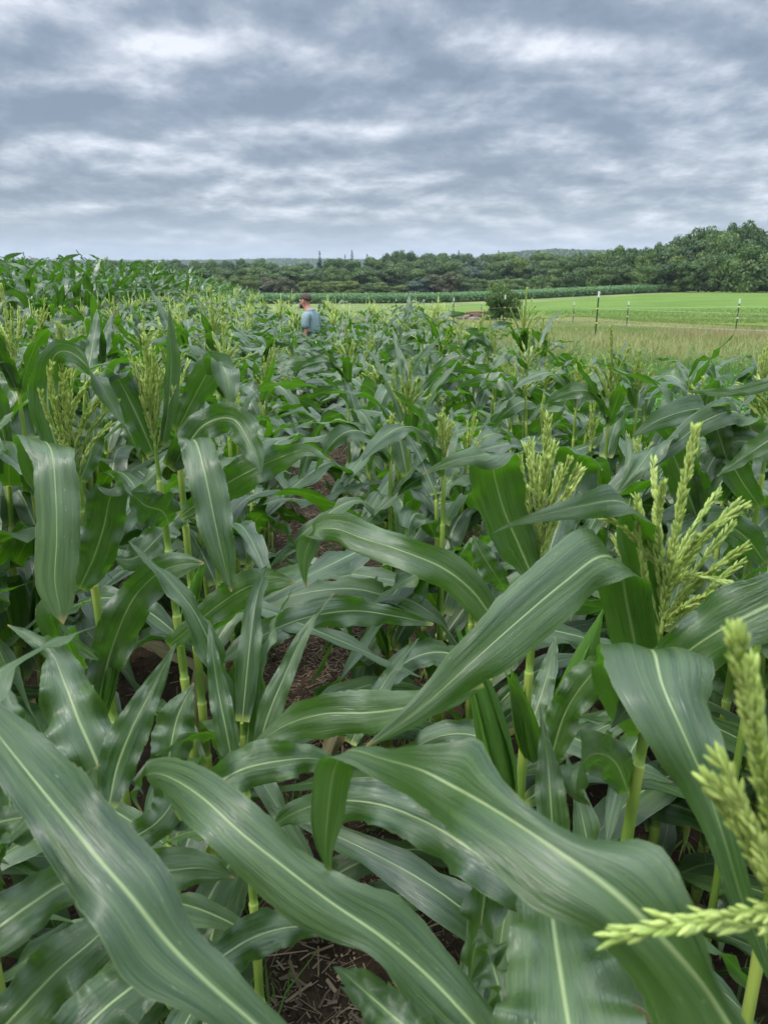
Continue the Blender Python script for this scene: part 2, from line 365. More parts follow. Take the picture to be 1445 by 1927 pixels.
# ------------------------------------------------------------------ corn pieces
def leaf_arrays(C, W, hw, rng, m=8, fold=.30, arch=.18, ruf=.012, waves=5.0, var=None, nick=0.0):
    """Blade along centreline C (n,3) with side vectors W, half widths hw (m)."""
    C = np.asarray(C, float); n = len(C)
    T = nrm(np.gradient(C, axis=0)); W = nrm(W-(W*T).sum(1, keepdims=True)*T); Nn = np.cross(T, W)
    s = np.linspace(-1, 1, m+1); v = np.linspace(0, 1, n)
    hw = np.asarray(hw, float); hs = np.ones((n, 2))
    if hw.ndim == 2: hs = hw/np.maximum(hw.mean(1, keepdims=True), 1e-6); hw = hw.mean(1)
    ph = rng.uniform(0, 6.28, 4); env = np.sin(np.clip(v*1.06, 0, 1)*math.pi)**.5
    r1 = np.sin(v*waves*6.28+ph[0])+.6*np.sin(v*waves*1.73*6.28+ph[1]); r2 = np.sin(v*waves*.93*6.28+ph[2])+.6*np.sin(v*waves*1.9*6.28+ph[3])
    a = np.abs(s)
    off = hw[:, None]*(fold*a**1.3-arch*1.6*a**2.6)[None, :]*(1+.5*np.sin(v*rng.uniform(3, 8)+ph[3]))[:, None]
    side = np.where(s < 0, r1[:, None], r2[:, None])
    off = off+ruf*env[:, None]*side*(a**1.8)[None, :]
    ln = rng.uniform(0, 6.28); off = off+hw[:, None]*.035*np.sin(s*7+ln)[None, :]*(1+np.sin(v*9+ln))[:, None]*.6
    lat = hw[:, None]*s[None, :]*(1-.12*np.abs(side)*(a**2)[None, :]*min(1, ruf/.02))
    q1 = np.sin(v*rng.uniform(5, 11)+ph[0]*2)*.07+np.sin(v*rng.uniform(13, 23)+ph[1])*.05; q2 = np.sin(v*rng.uniform(5, 11)+ph[2]*2)*.07+np.sin(v*rng.uniform(13, 23)+ph[3])*.05
    lat = lat*np.where(s < 0, hs[:, 1:2], hs[:, 0:1])
    lat = lat*(1+np.where(s < 0, q1[:, None], q2[:, None])*a[None, :])
    if nick:
        e = 1-nick*np.clip(rng.normal(0, 1, (n, 2)), 0, 2)
        lat[:, 0] *= e[:, 0]; lat[:, -1] *= e[:, 1]
    Vv = C[:, None]+W[:, None]*lat[..., None]+Nn[:, None]*off[..., None]
    uv = np.stack(np.broadcast_arrays(((s+1)/2)[None, :], v[:, None]), -1).reshape(-1, 2)
    return Vv.reshape(-1, 3), grid_quads(n, m+1), None, uv, np.full(n*(m+1), rng.random() if var is None else var)
def width_profile(v, base=.55, p=2.3):
    return np.minimum(1, base+(1-base)*np.sin(np.clip(v/.38, 0, 1)*math.pi/2))*np.clip(1-v**p, 0, 1)**.85
def proc_leaf(rng, z, az, L, wd, e0, droop, kink, n=20, m=6, twist=0., wind=(0, 0, 0), ruf=.012, r0=.012, straight=False, base=(0, 0)):
    v = np.linspace(0, 1, n)
    k = (1/(1+np.exp(-(v-kink)/rng.uniform(.03, .10))))
    el = e0-(e0-droop)*(.3*v+.7*k)
    el = el+rng.normal(0, .06)
    azv = az+rng.normal(0, .35)*v**1.5
    d = np.stack([np.cos(azv)*np.cos(el), np.sin(azv)*np.cos(el), np.sin(el)], 1)
    d = nrm(d+np.asarray(wind)[None]*(v**1.2)[:, None])
    C = np.cumsum(d, 0)*L/n; C -= C[0]
    C += np.array([base[0]+math.cos(az)*r0, base[1]+math.sin(az)*r0, z])
    Wd = np.stack([np.sin(azv), -np.cos(azv), 0*v], 1)
    T = nrm(np.gradient(C, axis=0)); Wd = nrm(Wd-(Wd*T).sum(1, keepdims=True)*T); Nn = np.cross(T, Wd)
    tw = twist*v**1.3+.25*np.sin(v*rng.uniform(3, 7)+rng.uniform(0, 6))*v
    Wd = Wd*np.cos(tw)[:, None]+Nn*np.sin(tw)[:, None]
    return leaf_arrays(C, Wd, np.maximum(wd*width_profile(v), .0004), rng, m, fold=rng.uniform(.25, .5), arch=rng.uniform(.1, .28), ruf=ruf, waves=rng.uniform(2.5, 5))
def spikelets(pts, dirs, rng, L=.0095, R=.0017, k=5):
    """Many small glume shapes as one array set."""
    n = len(pts); prof = [(0., .25), (.25, .9), (.55, 1.), (.85, .5), (1., .05)]
    A = nrm(np.cross(dirs, nrm(rng.normal(size=(n, 3))))); B = np.cross(dirs, A); th = np.linspace(0, 6.2832, k, endpoint=False)
    LL = L*rng.uniform(.8, 1.25, n); RR = R*rng.uniform(.8, 1.2, n)
    V = []
    for (a, r) in prof:
        V.append(pts[:, None]+dirs[:, None]*(LL*a)[:, None, None]+(RR*r)[:, None, None]*(A[:, None]*np.cos(th)[None, :, None]+B[:, None]*np.sin(th)[None, :, None]))
    V = np.stack(V, 1); p = len(prof)
    i = np.arange(p-1)[:, None]*k; j = np.arange(k)[None]; q = np.stack([i+j, i+(j+1) % k, i+k+(j+1) % k, i+k+j], -1).reshape(-1, 4)
    q = (q[None]+np.arange(n)[:, None, None]*p*k).reshape(-1, 4)
    va = np.repeat(np.clip(rng.normal(.55, .25, n), 0, 1), p*k)*np.tile(np.repeat(np.linspace(.75, 1.15, p), k), n)
    return V.reshape(-1, 3), q, None, None, np.clip(va, 0, 1)
def tassel_branch(rng, p0, d0, L, bend, dens=1.0, central=False, k=5, size=1.0):
    n = 14; v = np.linspace(0, 1, n)
    d = nrm(np.asarray(d0)[None]*(1-.0*v[:, None])+np.asarray(bend)[None]*(v**1.2)[:, None]); C = np.cumsum(d, 0)*L/n; C = C-C[0]+np.asarray(p0)
    mb = MB(); r = .0022 if central else .0011
    mb.add(*tube(C, r*(1.1-.6*v), 5)[:3], var=.35)
    cnt = int((L/.0042)*(4.2 if central else 2.4)*dens)
    t = np.sort(rng.uniform(.06 if central else .16, 1., cnt)); idx = t*(n-1); i = np.minimum(idx.astype(int), n-2); f = (idx-i)[:, None]
    pts = C[i]*(1-f)+C[i+1]*f; T = nrm(C[i+1]-C[i]); A = nrm(np.cross(T, [0.3, .9, .2])); B = np.cross(T, A)
    if central: th = rng.uniform(0, 6.28, cnt)
    else: th = (np.arange(cnt) % 2)*math.pi+rng.normal(0, .5, cnt)+t*7
    O = A*np.cos(th)[:, None]+B*np.sin(th)[:, None]
    sp = nrm(T+O*(.34 if central else .28)+rng.normal(0, .07, (cnt, 3)))
    mb.merge(spikelets(pts+O*r*1.1, sp, rng, L=.0118*size, R=.00142*size, k=k))
    return mb.arrays(), C
def arm_arrays(C, rng, size=1.15, dens=1.):
    mb = MB(); n = len(C); L = np.linalg.norm(np.diff(C, axis=0), axis=1).sum(); mb.add(*tube(C, .0013, 5)[:3], var=.35)
    cnt = int(L/.0042*1.9*dens); idx = np.sort(rng.uniform(.05, 1, cnt))*(n-1); i = np.minimum(idx.astype(int), n-2); f = (idx-i)[:, None]
    pts = C[i]*(1-f)+C[i+1]*f; T = nrm(C[i+1]-C[i]); A = nrm(np.cross(T, [0.3, .9, .2])); B = np.cross(T, A); th = (np.arange(cnt) % 2)*math.pi+rng.normal(0, .6, cnt)+idx*.5
    O = A*np.cos(th)[:, None]+B*np.sin(th)[:, None]
    mb.merge(spikelets(pts+O*.0014, nrm(T+O*.28+rng.normal(0, .07, (cnt, 3))), rng, L=.0118*size, R=.00142*size, k=7)); return mb.arrays()
def tassel_parts(rng, L=.34, nb=12, spread=.5, wind=(.25, 0, 0), dens=1., k=5, lo=.02, size=1.0, lean=(0, 0)):
    """central spike, list of branch arrays, rachis top; origin at the base of the tassel"""
    parts = []; up = nrm(np.array([lean[0], lean[1], 1.]))
    s, C = tassel_branch(rng, up*0.04, up, L-.04, np.asarray(wind)*.25, dens, True, k, size)
    m0 = MB(); m0.merge(s); m0.add(*tube(np.stack([-up*.06, up*0.02, up*.10]), [.0034, .0032, .0024], 6)[:3], var=.3)
    parts.append(m0.arrays())
    for i in range(nb):
        az = i*2.4+rng.uniform(-.4, .4); h = lo+.11*L/.34*(i/nb)
        sp = spread*rng.uniform(.55, 1.3)*(1-.35*i/nb)
        d = nrm(np.array([math.cos(az)*sp, math.sin(az)*sp, 1.])+up-np.array([0, 0, 1.]))
        b, _ = tassel_branch(rng, up*h, d, L*rng.uniform(.45, .68)*(1-.25*i/nb), np.asarray(wind)*rng.uniform(.6, 1.3)+np.array([math.cos(az), math.sin(az), -.3])*rng.uniform(0, spread*.6), dens, False, k, size)
        parts.append(b)
    return parts
def merge_all(lst):
    mb = MB()
    for a in lst: mb.merge(a)
    return mb
def stalk_arrays(rng, H, r0=.0145, r1=.006, lean=(0, 0), nodes=None, k=9):
    """tapered stalk with sheaths that flare to a pale collar at each node; follows a slight lean"""
    zs, rs, va = [], [], []
    nodes = sorted(nodes or list(np.arange(.1, H, .17)))
    zz = 0.; 
    prev = -.03
    for z in nodes+[H]:
        for f in (0., .15, .5, .85, .97, 1.):
            h = prev+(z-prev)*f; t = np.clip(h/H, 0, 1); r = (r0*(1-t)+r1*t)*(1-.55*np.clip((t-.93)/.07, 0, 1))
            zs.append(h+ (0.0006 if f == 0 else 0)); rs.append(r*(1.0 if f in (0.,) else 1.12 if f < .9 else 1.26 if f < 1 else 1.16)); va.append(.05 if f < .8 or z == H else (.65 if f < 1 else .5))
        prev = z
    zs, rs = np.array(zs), np.array(rs); o = np.argsort(zs); zs, rs, va = zs[o], rs[o], np.array(va)[o]
    C = np.stack([lean[0]*(zs/H)**1.4*H, lean[1]*(zs/H)**1.4*H, zs], 1)
    v, q, t, uv = tube(C, rs, k); var = np.concatenate([np.repeat(va, k), [.1, .1]])
    mb = MB(); mb.add(v, q, t, uv, var)
    # brace roots
    for i in range(6):
        a = i*1.05+rng.uniform(0, .4); rr = np.array([math.cos(a), math.sin(a)])
        c = np.array([[*(rr*r0*.8), .045], [*(rr*(r0+.018)), .01], [*(rr*(r0+.028)), -.03]])
        mb.add(*tube(c, [.0028, .0024, .0018], 5)[:3], var=.05)
    return mb.arrays()
def husk_arrays(rng, p, az, L=.2, r=.021, tilt=.3):
    """an ear shoot: pointed overlapping husk leaves"""
    mb = MB(); d = nrm(np.array([math.cos(az)*tilt, math.sin(az)*tilt, 1.])); A = nrm(np.cross(d, [0, 0.2, 1.])) ; A = nrm(np.cross(d, [math.sin(az), -math.cos(az), .1])); B = np.cross(d, A)
    n = 9; v = np.linspace(0, 1, n)
    for k in range(6):
        a = k*2.1+rng.uniform(0, .5); O = A*math.cos(a)+B*math.sin(a); S = -A*math.sin(a)+B*math.cos(a)
        Lk = L*rng.uniform(.8, 1.25); rad = r*(np.sin(np.clip(v*.95+.12, 0, 1)*math.pi)**.6)*(1-.35*v)*(1-.06*k)
        C = np.asarray(p)+d[None]*(v*Lk)[:, None]+O[None]*rad[:, None]+O[None]*(.02*rng.uniform(-.2, 1)*v**4)[:, None]
        m = 4; s = np.linspace(-1, 1, m+1); hw = rad*1.5+.001*(1-v)
        V = C[:, None]+S[None, None]*(hw[:, None]*s[None])[..., None]-O[None, None]*(hw[:, None]*(s**2)[None]*.62)[..., None]
        mb.add(V.reshape(-1, 3), grid_quads(n, m+1), uv=np.stack(np.broadcast_arrays(((s+1)/2)[None], v[:, None]), -1).reshape(-1, 2), var=rng.random())
    return mb.arrays()

# ------------------------------------------------------------------ the land
def sheet(name, near, far, nu, nv, off, material, near_d=None):
    """ruled strip between two ground polylines, following the land"""
    a, b = catmull(near, nu), catmull(far, nu)
    s = np.linspace(0, 1, nv)**1.6
    g = a[:, None, :2]*(1-s)[None, :, None]+b[:, None, :2]*s[None, :, None]
    z = ground(g[..., 0], g[..., 1])+off
    v = np.concatenate([g, z[..., None]], -1).reshape(-1, 3)
    mb = MB(); mb.add(v, grid_quads(nu, nv))
    me = mb.mesh(name, material); 
    if me.polygons[0].normal.z < 0: me.flip_normals()
    o = obj_of(name, me); tag(o, kind='structure'); return o
def ground_material():
    m, t = mat('meadow'); L = t.links
    ge = N(t, 'ShaderNodeNewGeometry'); 
    mp = N(t, 'ShaderNodeMapping'); L.new(ge.outputs['Position'], mp.inputs[0]); mp.inputs['Scale'].default_value = (1, .35, 1)
    n1 = N(t, 'ShaderNodeTexNoise', inp={'Scale': .22, 'Detail': 5., 'Roughness': .65}); L.new(mp.outputs[0], n1.inputs['Vector'])
    n2 = N(t, 'ShaderNodeTexNoise', inp={'Scale': 6., 'Detail': 5., 'Roughness': .7}); L.new(ge.outputs['Position'], n2.inputs['Vector'])
    c = RAMP(t, n1.outputs['Fac'], [(.32, (.12, .19, .05)), (.47, (.17, .22, .07)), (.6, (.22, .25, .085)), (.75, (.26, .27, .11))])
    c = MIXC(t, 1., c, RAMP(t, n2.outputs['Fac'], [(.3, .6), (.7, 1.2)]), 'MULTIPLY')
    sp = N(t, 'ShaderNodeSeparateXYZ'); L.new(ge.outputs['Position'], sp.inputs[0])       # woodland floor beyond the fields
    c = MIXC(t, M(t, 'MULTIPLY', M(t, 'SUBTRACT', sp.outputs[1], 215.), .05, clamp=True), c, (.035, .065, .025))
    b = N(t, 'ShaderNodeBsdfPrincipled'); L.new(c, b.inputs['Base Color']); b.inputs['Roughness'].default_value = .9; b.inputs['Specular IOR Level'].default_value = .1
    bp = N(t, 'ShaderNodeBump', inp={'Strength': .8, 'Distance': .15}); L.new(n2.outputs['Fac'], bp.inputs['Height']); L.new(bp.outputs[0], b.inputs['Normal'])
    o = N(t, 'ShaderNodeOutputMaterial'); L.new(b.outputs[0], o.inputs[0]); return m
def hay_material():
    m, t = mat('hay_green'); L = t.links
    ge = N(t, 'ShaderNodeNewGeometry')
    n1 = N(t, 'ShaderNodeTexNoise', inp={'Scale': .09, 'Detail': 4., 'Roughness': .6}); L.new(ge.outputs['Position'], n1.inputs['Vector'])
    n2 = N(t, 'ShaderNodeTexNoise', inp={'Scale': 3.0, 'Detail': 5., 'Roughness': .75}); L.new(ge.outputs['Position'], n2.inputs['Vector'])
    c = RAMP(t, n1.outputs['Fac'], [(.3, (.10, .175, .030)), (.7, (.15, .23, .042))])
    c = MIXC(t, 1., c, RAMP(t, n2.outputs['Fac'], [(.3, .70), (.7, 1.15)]), 'MULTIPLY')
    b = N(t, 'ShaderNodeBsdfPrincipled'); L.new(c, b.inputs['Base Color']); b.inputs['Roughness'].default_value = .9; b.inputs['Specular IOR Level'].default_value = .1
    bp = N(t, 'ShaderNodeBump', inp={'Strength': .7, 'Distance': .12}); L.new(n2.outputs['Fac'], bp.inputs['Height']); L.new(bp.outputs[0], b.inputs['Normal'])
    o = N(t, 'ShaderNodeOutputMaterial'); L.new(b.outputs[0], o.inputs[0]); return m
def soil_material():
    m, t = mat('soil'); L = t.links
    ge = N(t, 'ShaderNodeNewGeometry')
    n1 = N(t, 'ShaderNodeTexNoise', inp={'Scale': 3., 'Detail': 5., 'Roughness': .6}); L.new(ge.outputs['Position'], n1.inputs['Vector'])
    n2 = N(t, 'ShaderNodeTexNoise', inp={'Scale': 28., 'Detail': 8., 'Roughness': .7}); L.new(ge.outputs['Position'], n2.inputs['Vector'])
    c = RAMP(t, n1.outputs['Fac'], [(.3, (.035, .022, .015)), (.7, (.085, .056, .038))])
    c = MIXC(t, 1., c, RAMP(t, n2.outputs['Fac'], [(.3, .55), (.7, 1.5)]), 'MULTIPLY')
    b = N(t, 'ShaderNodeBsdfPrincipled'); L.new(c, b.inputs['Base Color']); b.inputs['Roughness'].default_value = .92; b.inputs['Specular IOR Level'].default_value = .15
    bp = N(t, 'ShaderNodeBump', inp={'Strength': 1., 'Distance': .025}); L.new(n2.outputs['Fac'], bp.inputs['Height']); L.new(bp.outputs[0], b.inputs['Normal'])
    o = N(t, 'ShaderNodeOutputMaterial'); L.new(b.outputs[0], o.inputs[0]); return m
ROW = -0.0975                                       # rows run slightly to the left of the view
CEDGE = 2.75                                        # last row's outer edge
def build_land():
    ys = np.concatenate([np.linspace(-60, 0, 12)[:-1], np.expm1(np.linspace(0, math.log(5001), 150))])
    us = np.linspace(-1, 1, 81); g = np.sign(us)*np.abs(us)**1.5
    X = g[None, :]*(60+ys.clip(0)*1.3)[:, None]; Y = np.broadcast_to(ys[:, None], X.shape); Z = ground(X, Y)
    mb = MB(); mb.add(np.stack([X, Y, Z], -1).reshape(-1, 3), grid_quads(len(ys), 81))
    o = mb.build('ground', ground_material()); 
    if o.data.polygons[0].normal.z < 0: o.data.flip_normals()
    tag(o, kind='structure')
    near = [(-30, -8), (0, -8), (CEDGE+.78, -8)]
    far = [(-70, 66), (-30, 66), (-10, 66)]
    # soil under the corn: a long strip whose right edge follows the last row
    sheet('field_soil', [(-45, -8, 0), (-20, -8, 0), (-4, -8, 0), (CEDGE+.78, -8, 0)], [(-45, 36, 0), (-20, 36, 0), (-6, 30, 0), (CEDGE+ROW*20.5, 19.5, 0)], 70, 60, .03, soil_material())
    sheet('upper_field_soil', [(-45, 35, 0), (-4+ROW*35, 29, 0)], [(-60, 73, 0), (-4+ROW*73, 73, 0)], 30, 30, .034, bpy.data.materials['soil'])
    nr = [ground_px(*p) for p in [(1085, 596), (1180, 601), (1290, 608), (1445, 618), (1750, 634)]]
    nr = [at(770, 118), at(860, 92), at(960, 62)]+nr
    fr = [at(775, 121), at(860, 136), at(960, 148), at(1085, 163), at(1180, 176), at(1290, 190), at(1445, 198), at(1750, 205)]
    sheet('hay_field', nr, fr, 90, 60, .05, hay_material())
def blades(rng, pts, hmin, hmax, nb, wid, lean, varf):
    """grass tufts as curved blades"""
    n = len(pts)*nb; base = np.repeat(pts, nb, 0)+np.concatenate([rng.normal(0, .035, (n, 2)), np.zeros((n, 1))], 1)
    a = rng.uniform(0, 6.28, n); h = rng.uniform(hmin, hmax, n)*np.clip(1.35-base[:, 1]/34, .35, 1); ln = h*np.abs(rng.normal(0, lean, n))
    d = np.stack([np.cos(a), np.sin(a), 0*a], 1); s = np.stack([-np.sin(a), np.cos(a), 0*a], 1)*wid*rng.uniform(.6, 1.3, n)[:, None]
    up = np.array([0, 0, 1.])
    p0 = base; p1 = base+up*(h*.55)[:, None]+d*(ln*.3)[:, None]; p2 = base+up*h[:, None]*.95+d*ln[:, None]
    V = np.stack([p0-s, p0+s, p1-s*.8, p1+s*.8, p2], 1).reshape(-1, 3)
    i = np.arange(n)[:, None]*5
    va = np.repeat(np.clip(np.repeat(varf, nb)+rng.normal(0, .13, n), 0, 1), 5)
    return V, np.concatenate([i+0, i+1, i+3, i+2], 1), np.concatenate([i+2, i+3, i+4], 1), None, va
def smooth_noise(x, y, s, seed):
    r = np.random.RandomState(seed); z = 0
    for k in range(5):
        a, b, c = r.uniform(-1, 1), r.uniform(-1, 1), r.uniform(0, 6.28); z = z+np.sin((a*x+b*y)*s*(1+k*.7)+c)/(1+k*.35)
    return z/3.
def build_grass():
    rng = np.random.default_rng(5)
    dry = foliage('dry_grass', (.12, .21, .05), (.42, .38, .18), (.35, .38, .12), .25, .7, .2)
    green = foliage('green_grass', (.06, .15, .03), (.15, .27, .07), (.2, .42, .04), .3, .6, .3)
    # tan meadow between the corn and the hay
    n = 30000; Y = 9+(80-9)*rng.random(n)**1.35; u = rng.random(n)
    x0 = np.maximum(CEDGE+ROW*Y+.15, -3-.05*Y); x0 = np.where(Y > 20.5, np.where(Y < 32, -.02*Y-.5, -.16*Y), x0); X = x0+u*(.60*Y+1-x0)
    k = smooth_noise(X, Y, .35, 2); tan = np.clip(.52+.75*k+(Y-20)*.006, 0, 1); keep = (Y > 15.5+2.2*smooth_noise(X, Y, .5, 9)+(X-4)*.25)
    pts = np.stack([X, Y, ground(X, Y)], 1)[keep]
    mb = MB(); mb.add(*blades(rng, pts, .22, .5, 5, .007, .5, tan[keep])); mb.v[-1][:, 2] += 0; tag(mb.build('meadow_grass', dry), 'rough tan and olive meadow grass between the corn and the bright hay field', 'grass', kind='stuff')
    # pale reddish seed heads by the fence
    c = ground_px(1362, 633); m = 380; pts = np.stack([c[0]+rng.normal(0, 1.3, m), c[1]+rng.normal(0, 1.7, m), np.zeros(m)], 1); pts[:, 2] = ground(pts[:, 0], pts[:, 1])
    seed = foliage('seed_grass', (.30, .25, .13), (.48, .38, .22), (.5, .35, .2), .2, .8, .1)
    mb = MB(); mb.add(*blades(rng, pts, .35, .62, 6, .006, .35, np.full(m, .5))); tag(mb.build('seeding_grass', seed), 'reddish patch of seeding grass at the foot of the right fence post', 'grass', kind='stuff')
    # green edge strip
    n = 16000; Y = 2.5+(24-2.5)*rng.random(n)**.9; x0 = CEDGE+ROW*Y-.1; X = x0+rng.random(n)*(.58*Y+1.5-x0).clip(.2); keep = Y < 17.5+2.2*smooth_noise(X, Y, .5, 9)+(X-4)*.25
    pts = np.stack([X, Y, ground(X, Y)], 1)[keep]
    mb = MB(); mb.add(*blades(rng, pts, .15, .42, 6, .006, .55, np.clip(.5+.4*smooth_noise(pts[:, 0], pts[:, 1], .8, 4), 0, 1))); tag(mb.build('green_grass', green), 'soft green grass growing along the edge of the corn', 'grass', kind='stuff')
    # leafy weeds
    wm = foliage('weed_leaf', (.045, .13, .03), (.12, .25, .06), (.18, .42, .04), .28, .5, .4)
    mb = MB(); cnt = 850
    for i in range(cnt):
        Y = rng.uniform(7, 19); x0 = CEDGE+ROW*Y+.1; X = x0+rng.random()*(.58*Y+1-x0); 
        if smooth_noise(X, Y, .7, 12) < -.05: continue
        z = float(ground(X, Y)); H = rng.uniform(.3, .75); k = 34
        t = rng.random(k)**.7; a = rng.uniform(0, 6.28, k); r = (.16*(1-t*.6)+.03)*rng.uniform(.4, 1.2, k)
        p = np.stack([X+np.cos(a)*r, Y+np.sin(a)*r, z+H*t], 1); L = rng.uniform(.03, .065, k)
        d = nrm(np.stack([np.cos(a), np.sin(a), rng.normal(-.1, .4, k)], 1)); s = nrm(np.cross(d, [0, 0, 1.]))+rng.normal(0, .25, (k, 3))
        V = np.stack([p-d*L[:, None]*.2, p+d*L[:, None]*.5+s*L[:, None]*.42, p+d*L[:, None]*1.3, p+d*L[:, None]*.5-s*L[:, None]*.42], 1).reshape(-1, 3)
        mb.add(V, np.arange(k*4).reshape(-1, 4), var=np.repeat(np.clip(rng.normal(.5, .2, k), 0, 1), 4))
        mb.add(*tube(np.array([[X, Y, z-.02], [X+rng.normal(0, .03), Y, z+H]]), [.004, .002], 4)[:3], var=.4)
    tag(mb.build('weeds', wm), 'knee-high leafy green weeds between the corn and the tan meadow', 'weeds', kind='stuff')
    # hay stubble fringe: short bright blades on the near part of the hay field
    hm = foliage('hay_blades', (.10, .18, .03), (.19, .28, .06), (.2, .36, .04), .25, .6, .2)
    n = 26000; Y = 27+(95-27)*rng.random(n)**1.2; X = (-.02+.62*rng.random(n))*Y
    a = np.array([ground_px(*p)[:2] for p in [(960, 592), (1085, 597), (1180, 602), (1290, 609), (1445, 619), (1750, 635)]])
    a = a[np.argsort(a[:, 0])]; lim = np.interp(X, a[:, 0], a[:, 1]); keep = (Y > lim-1.0+rng.normal(0, .8, n)) & (X > at(960, 62)[0]*Y/62)
    pts = np.stack([X, Y, ground(X, Y)+.05], 1)[keep]
    mb = MB(); mb.add(*blades(rng, pts, .14, .3, 5, .012, .4, np.clip(.5+.3*smooth_noise(pts[:, 0], pts[:, 1], .2, 7), 0, 1))); tag(mb.build('hay_grass', hm), 'short bright green growth of the hay field beyond the fence', 'grass', kind='stuff')
def build_litter():
    rng = np.random.default_rng(8)
    straw = foliage('straw', (.10, .068, .045), (.36, .27, .18), (.2, .15, .08), .05, .8, .2)
    n = 36000; Y = .6+9.5*rng.random(n)**1.1; c = np.where(rng.random(n) < .6, rng.normal(.1, .22, n), rng.uniform(-3, 3.1, n)); X = c+ROW*Y
    keep = smooth_noise(X, Y, 3.2, 3)+rng.normal(0, .35, n) > -.25
    X, Y = X[keep], Y[keep]; n = len(X)
    a = rng.uniform(0, 6.28, n); L = rng.gamma(1.2, .011, n).clip(.003, .10); wd = rng.gamma(2., .0009, n).clip(.0006, .005); z = ground(X, Y)+.032+rng.random(n)*.012
    d = np.stack([np.cos(a), np.sin(a), rng.normal(0, .15, n)], 1); s = np.stack([-np.sin(a), np.cos(a), rng.normal(0, .3, n)], 1)*wd[:, None]
    p = np.stack([X, Y, z], 1); up = np.array([0, 0, 1.])*wd[:, None]*.9
    V = np.stack([p-d*L[:, None]-s, p-d*L[:, None]+s, p-d*L[:, None]+up, p+d*L[:, None]-s, p+d*L[:, None]+s, p+d*L[:, None]+up], 1).reshape(-1, 3)
    i = np.arange(n)[:, None]*6
    q = np.concatenate([np.concatenate([i, i+3, i+5, i+2], 1), np.concatenate([i+2, i+5, i+4, i+1], 1)]); 
    mb = MB(); mb.add(V, q, np.concatenate([np.concatenate([i, i+2, i+1], 1), np.concatenate([i+3, i+4, i+5], 1)]), None, np.repeat(np.clip(rng.normal(.45, .28, n), 0, 1), 6))
    tag(mb.build('straw_litter', straw, smooth=False), 'pale broken straw and stalk litter strewn over the bare soil between the rows', 'straw', kind='stuff')
    n = 500; Y = .8+7*rng.random(n); X = rng.uniform(-2.5, 2.5, n)+ROW*Y; k = smooth_noise(X, Y, 2.2, 33) > .05; X, Y = X[k], Y[k]
    pts = np.stack([X, Y, ground(X, Y)+.03], 1); mb = MB(); mb.add(*blades(rng, pts, .05, .2, 7, .004, .6, rng.random(len(pts))))
    tag(mb.build('row_weeds', bpy.data.materials['green_grass']), 'little grassy weeds sprouting on the soil between the corn rows', 'weeds', kind='stuff')
    # soil crumbs
    n = 5000; Y = .6+7*rng.random(n); X = rng.uniform(-2.2, 2.2, n)+ROW*Y; r = rng.gamma(1.6, .005, n).clip(.003, .03)
    oc = np.array([[1, 0, 0], [0, 1, 0], [-1, 0, 0], [0, -1, 0], [0, 0, .8], [0, 0, -.8]]); f = np.array([[0, 1, 4], [1, 2, 4], [2, 3, 4], [3, 0, 4], [1, 0, 5], [2, 1, 5], [3, 2, 5], [0, 3, 5]])
    V = (oc[None]*(1+rng.normal(0, .25, (n, 6, 3))))*r[:, None, None]+np.stack([X, Y, ground(X, Y)+.03], 1)[:, None]
    mb = MB(); mb.add(V.reshape(-1, 3), None, (f[None]+np.arange(n)[:, None, None]*6).reshape(-1, 3)); tag(mb.build('soil_crumbs', bpy.data.materials['soil']), 'dark crumbs of earth lying on the soil under the corn', 'soil', kind='stuff')

# ------------------------------------------------------------------ trees
ORD = ['first', 'second', 'third', 'fourth', 'fifth', 'sixth', 'seventh', 'eighth', 'ninth', 'tenth', 'eleventh', 'twelfth', 'thirteenth', 'fourteenth', 'fifteenth', 'sixteenth', 'seventeenth', 'eighteenth', 'nineteenth']
def ordinal(i):
    tens = ['', '', 'twent', 'thirt', 'fort', 'fift', 'sixt', 'sevent', 'eight', 'ninet']
    if i < 19: return ORD[i]
    j = i+1; t, o = j//10, j % 10
    if j >= 100: return 'hundred and '+ordinal(j-101) if j > 100 else 'hundredth'
    return tens[t]+'ieth' if o == 0 else tens[t]+'y-'+ORD[o-1]
def cards(rng, p, nn, size, jit=.55):
    k = len(p); nn = nrm(nn+rng.normal(0, jit, (k, 3))); a = nrm(np.cross(nn, rng.normal(size=(k, 3)))); b = np.cross(nn, a)
    s = (size*rng.uniform(.6, 1.4, k))[:, None]; t = s*rng.uniform(.5, .9, k)[:, None]
    return np.stack([p-a*s, p-b*t+nn*s*.12, p+a*s, p+b*t+nn*s*.12], 1).reshape(-1, 3), np.arange(k*4).reshape(-1, 4)
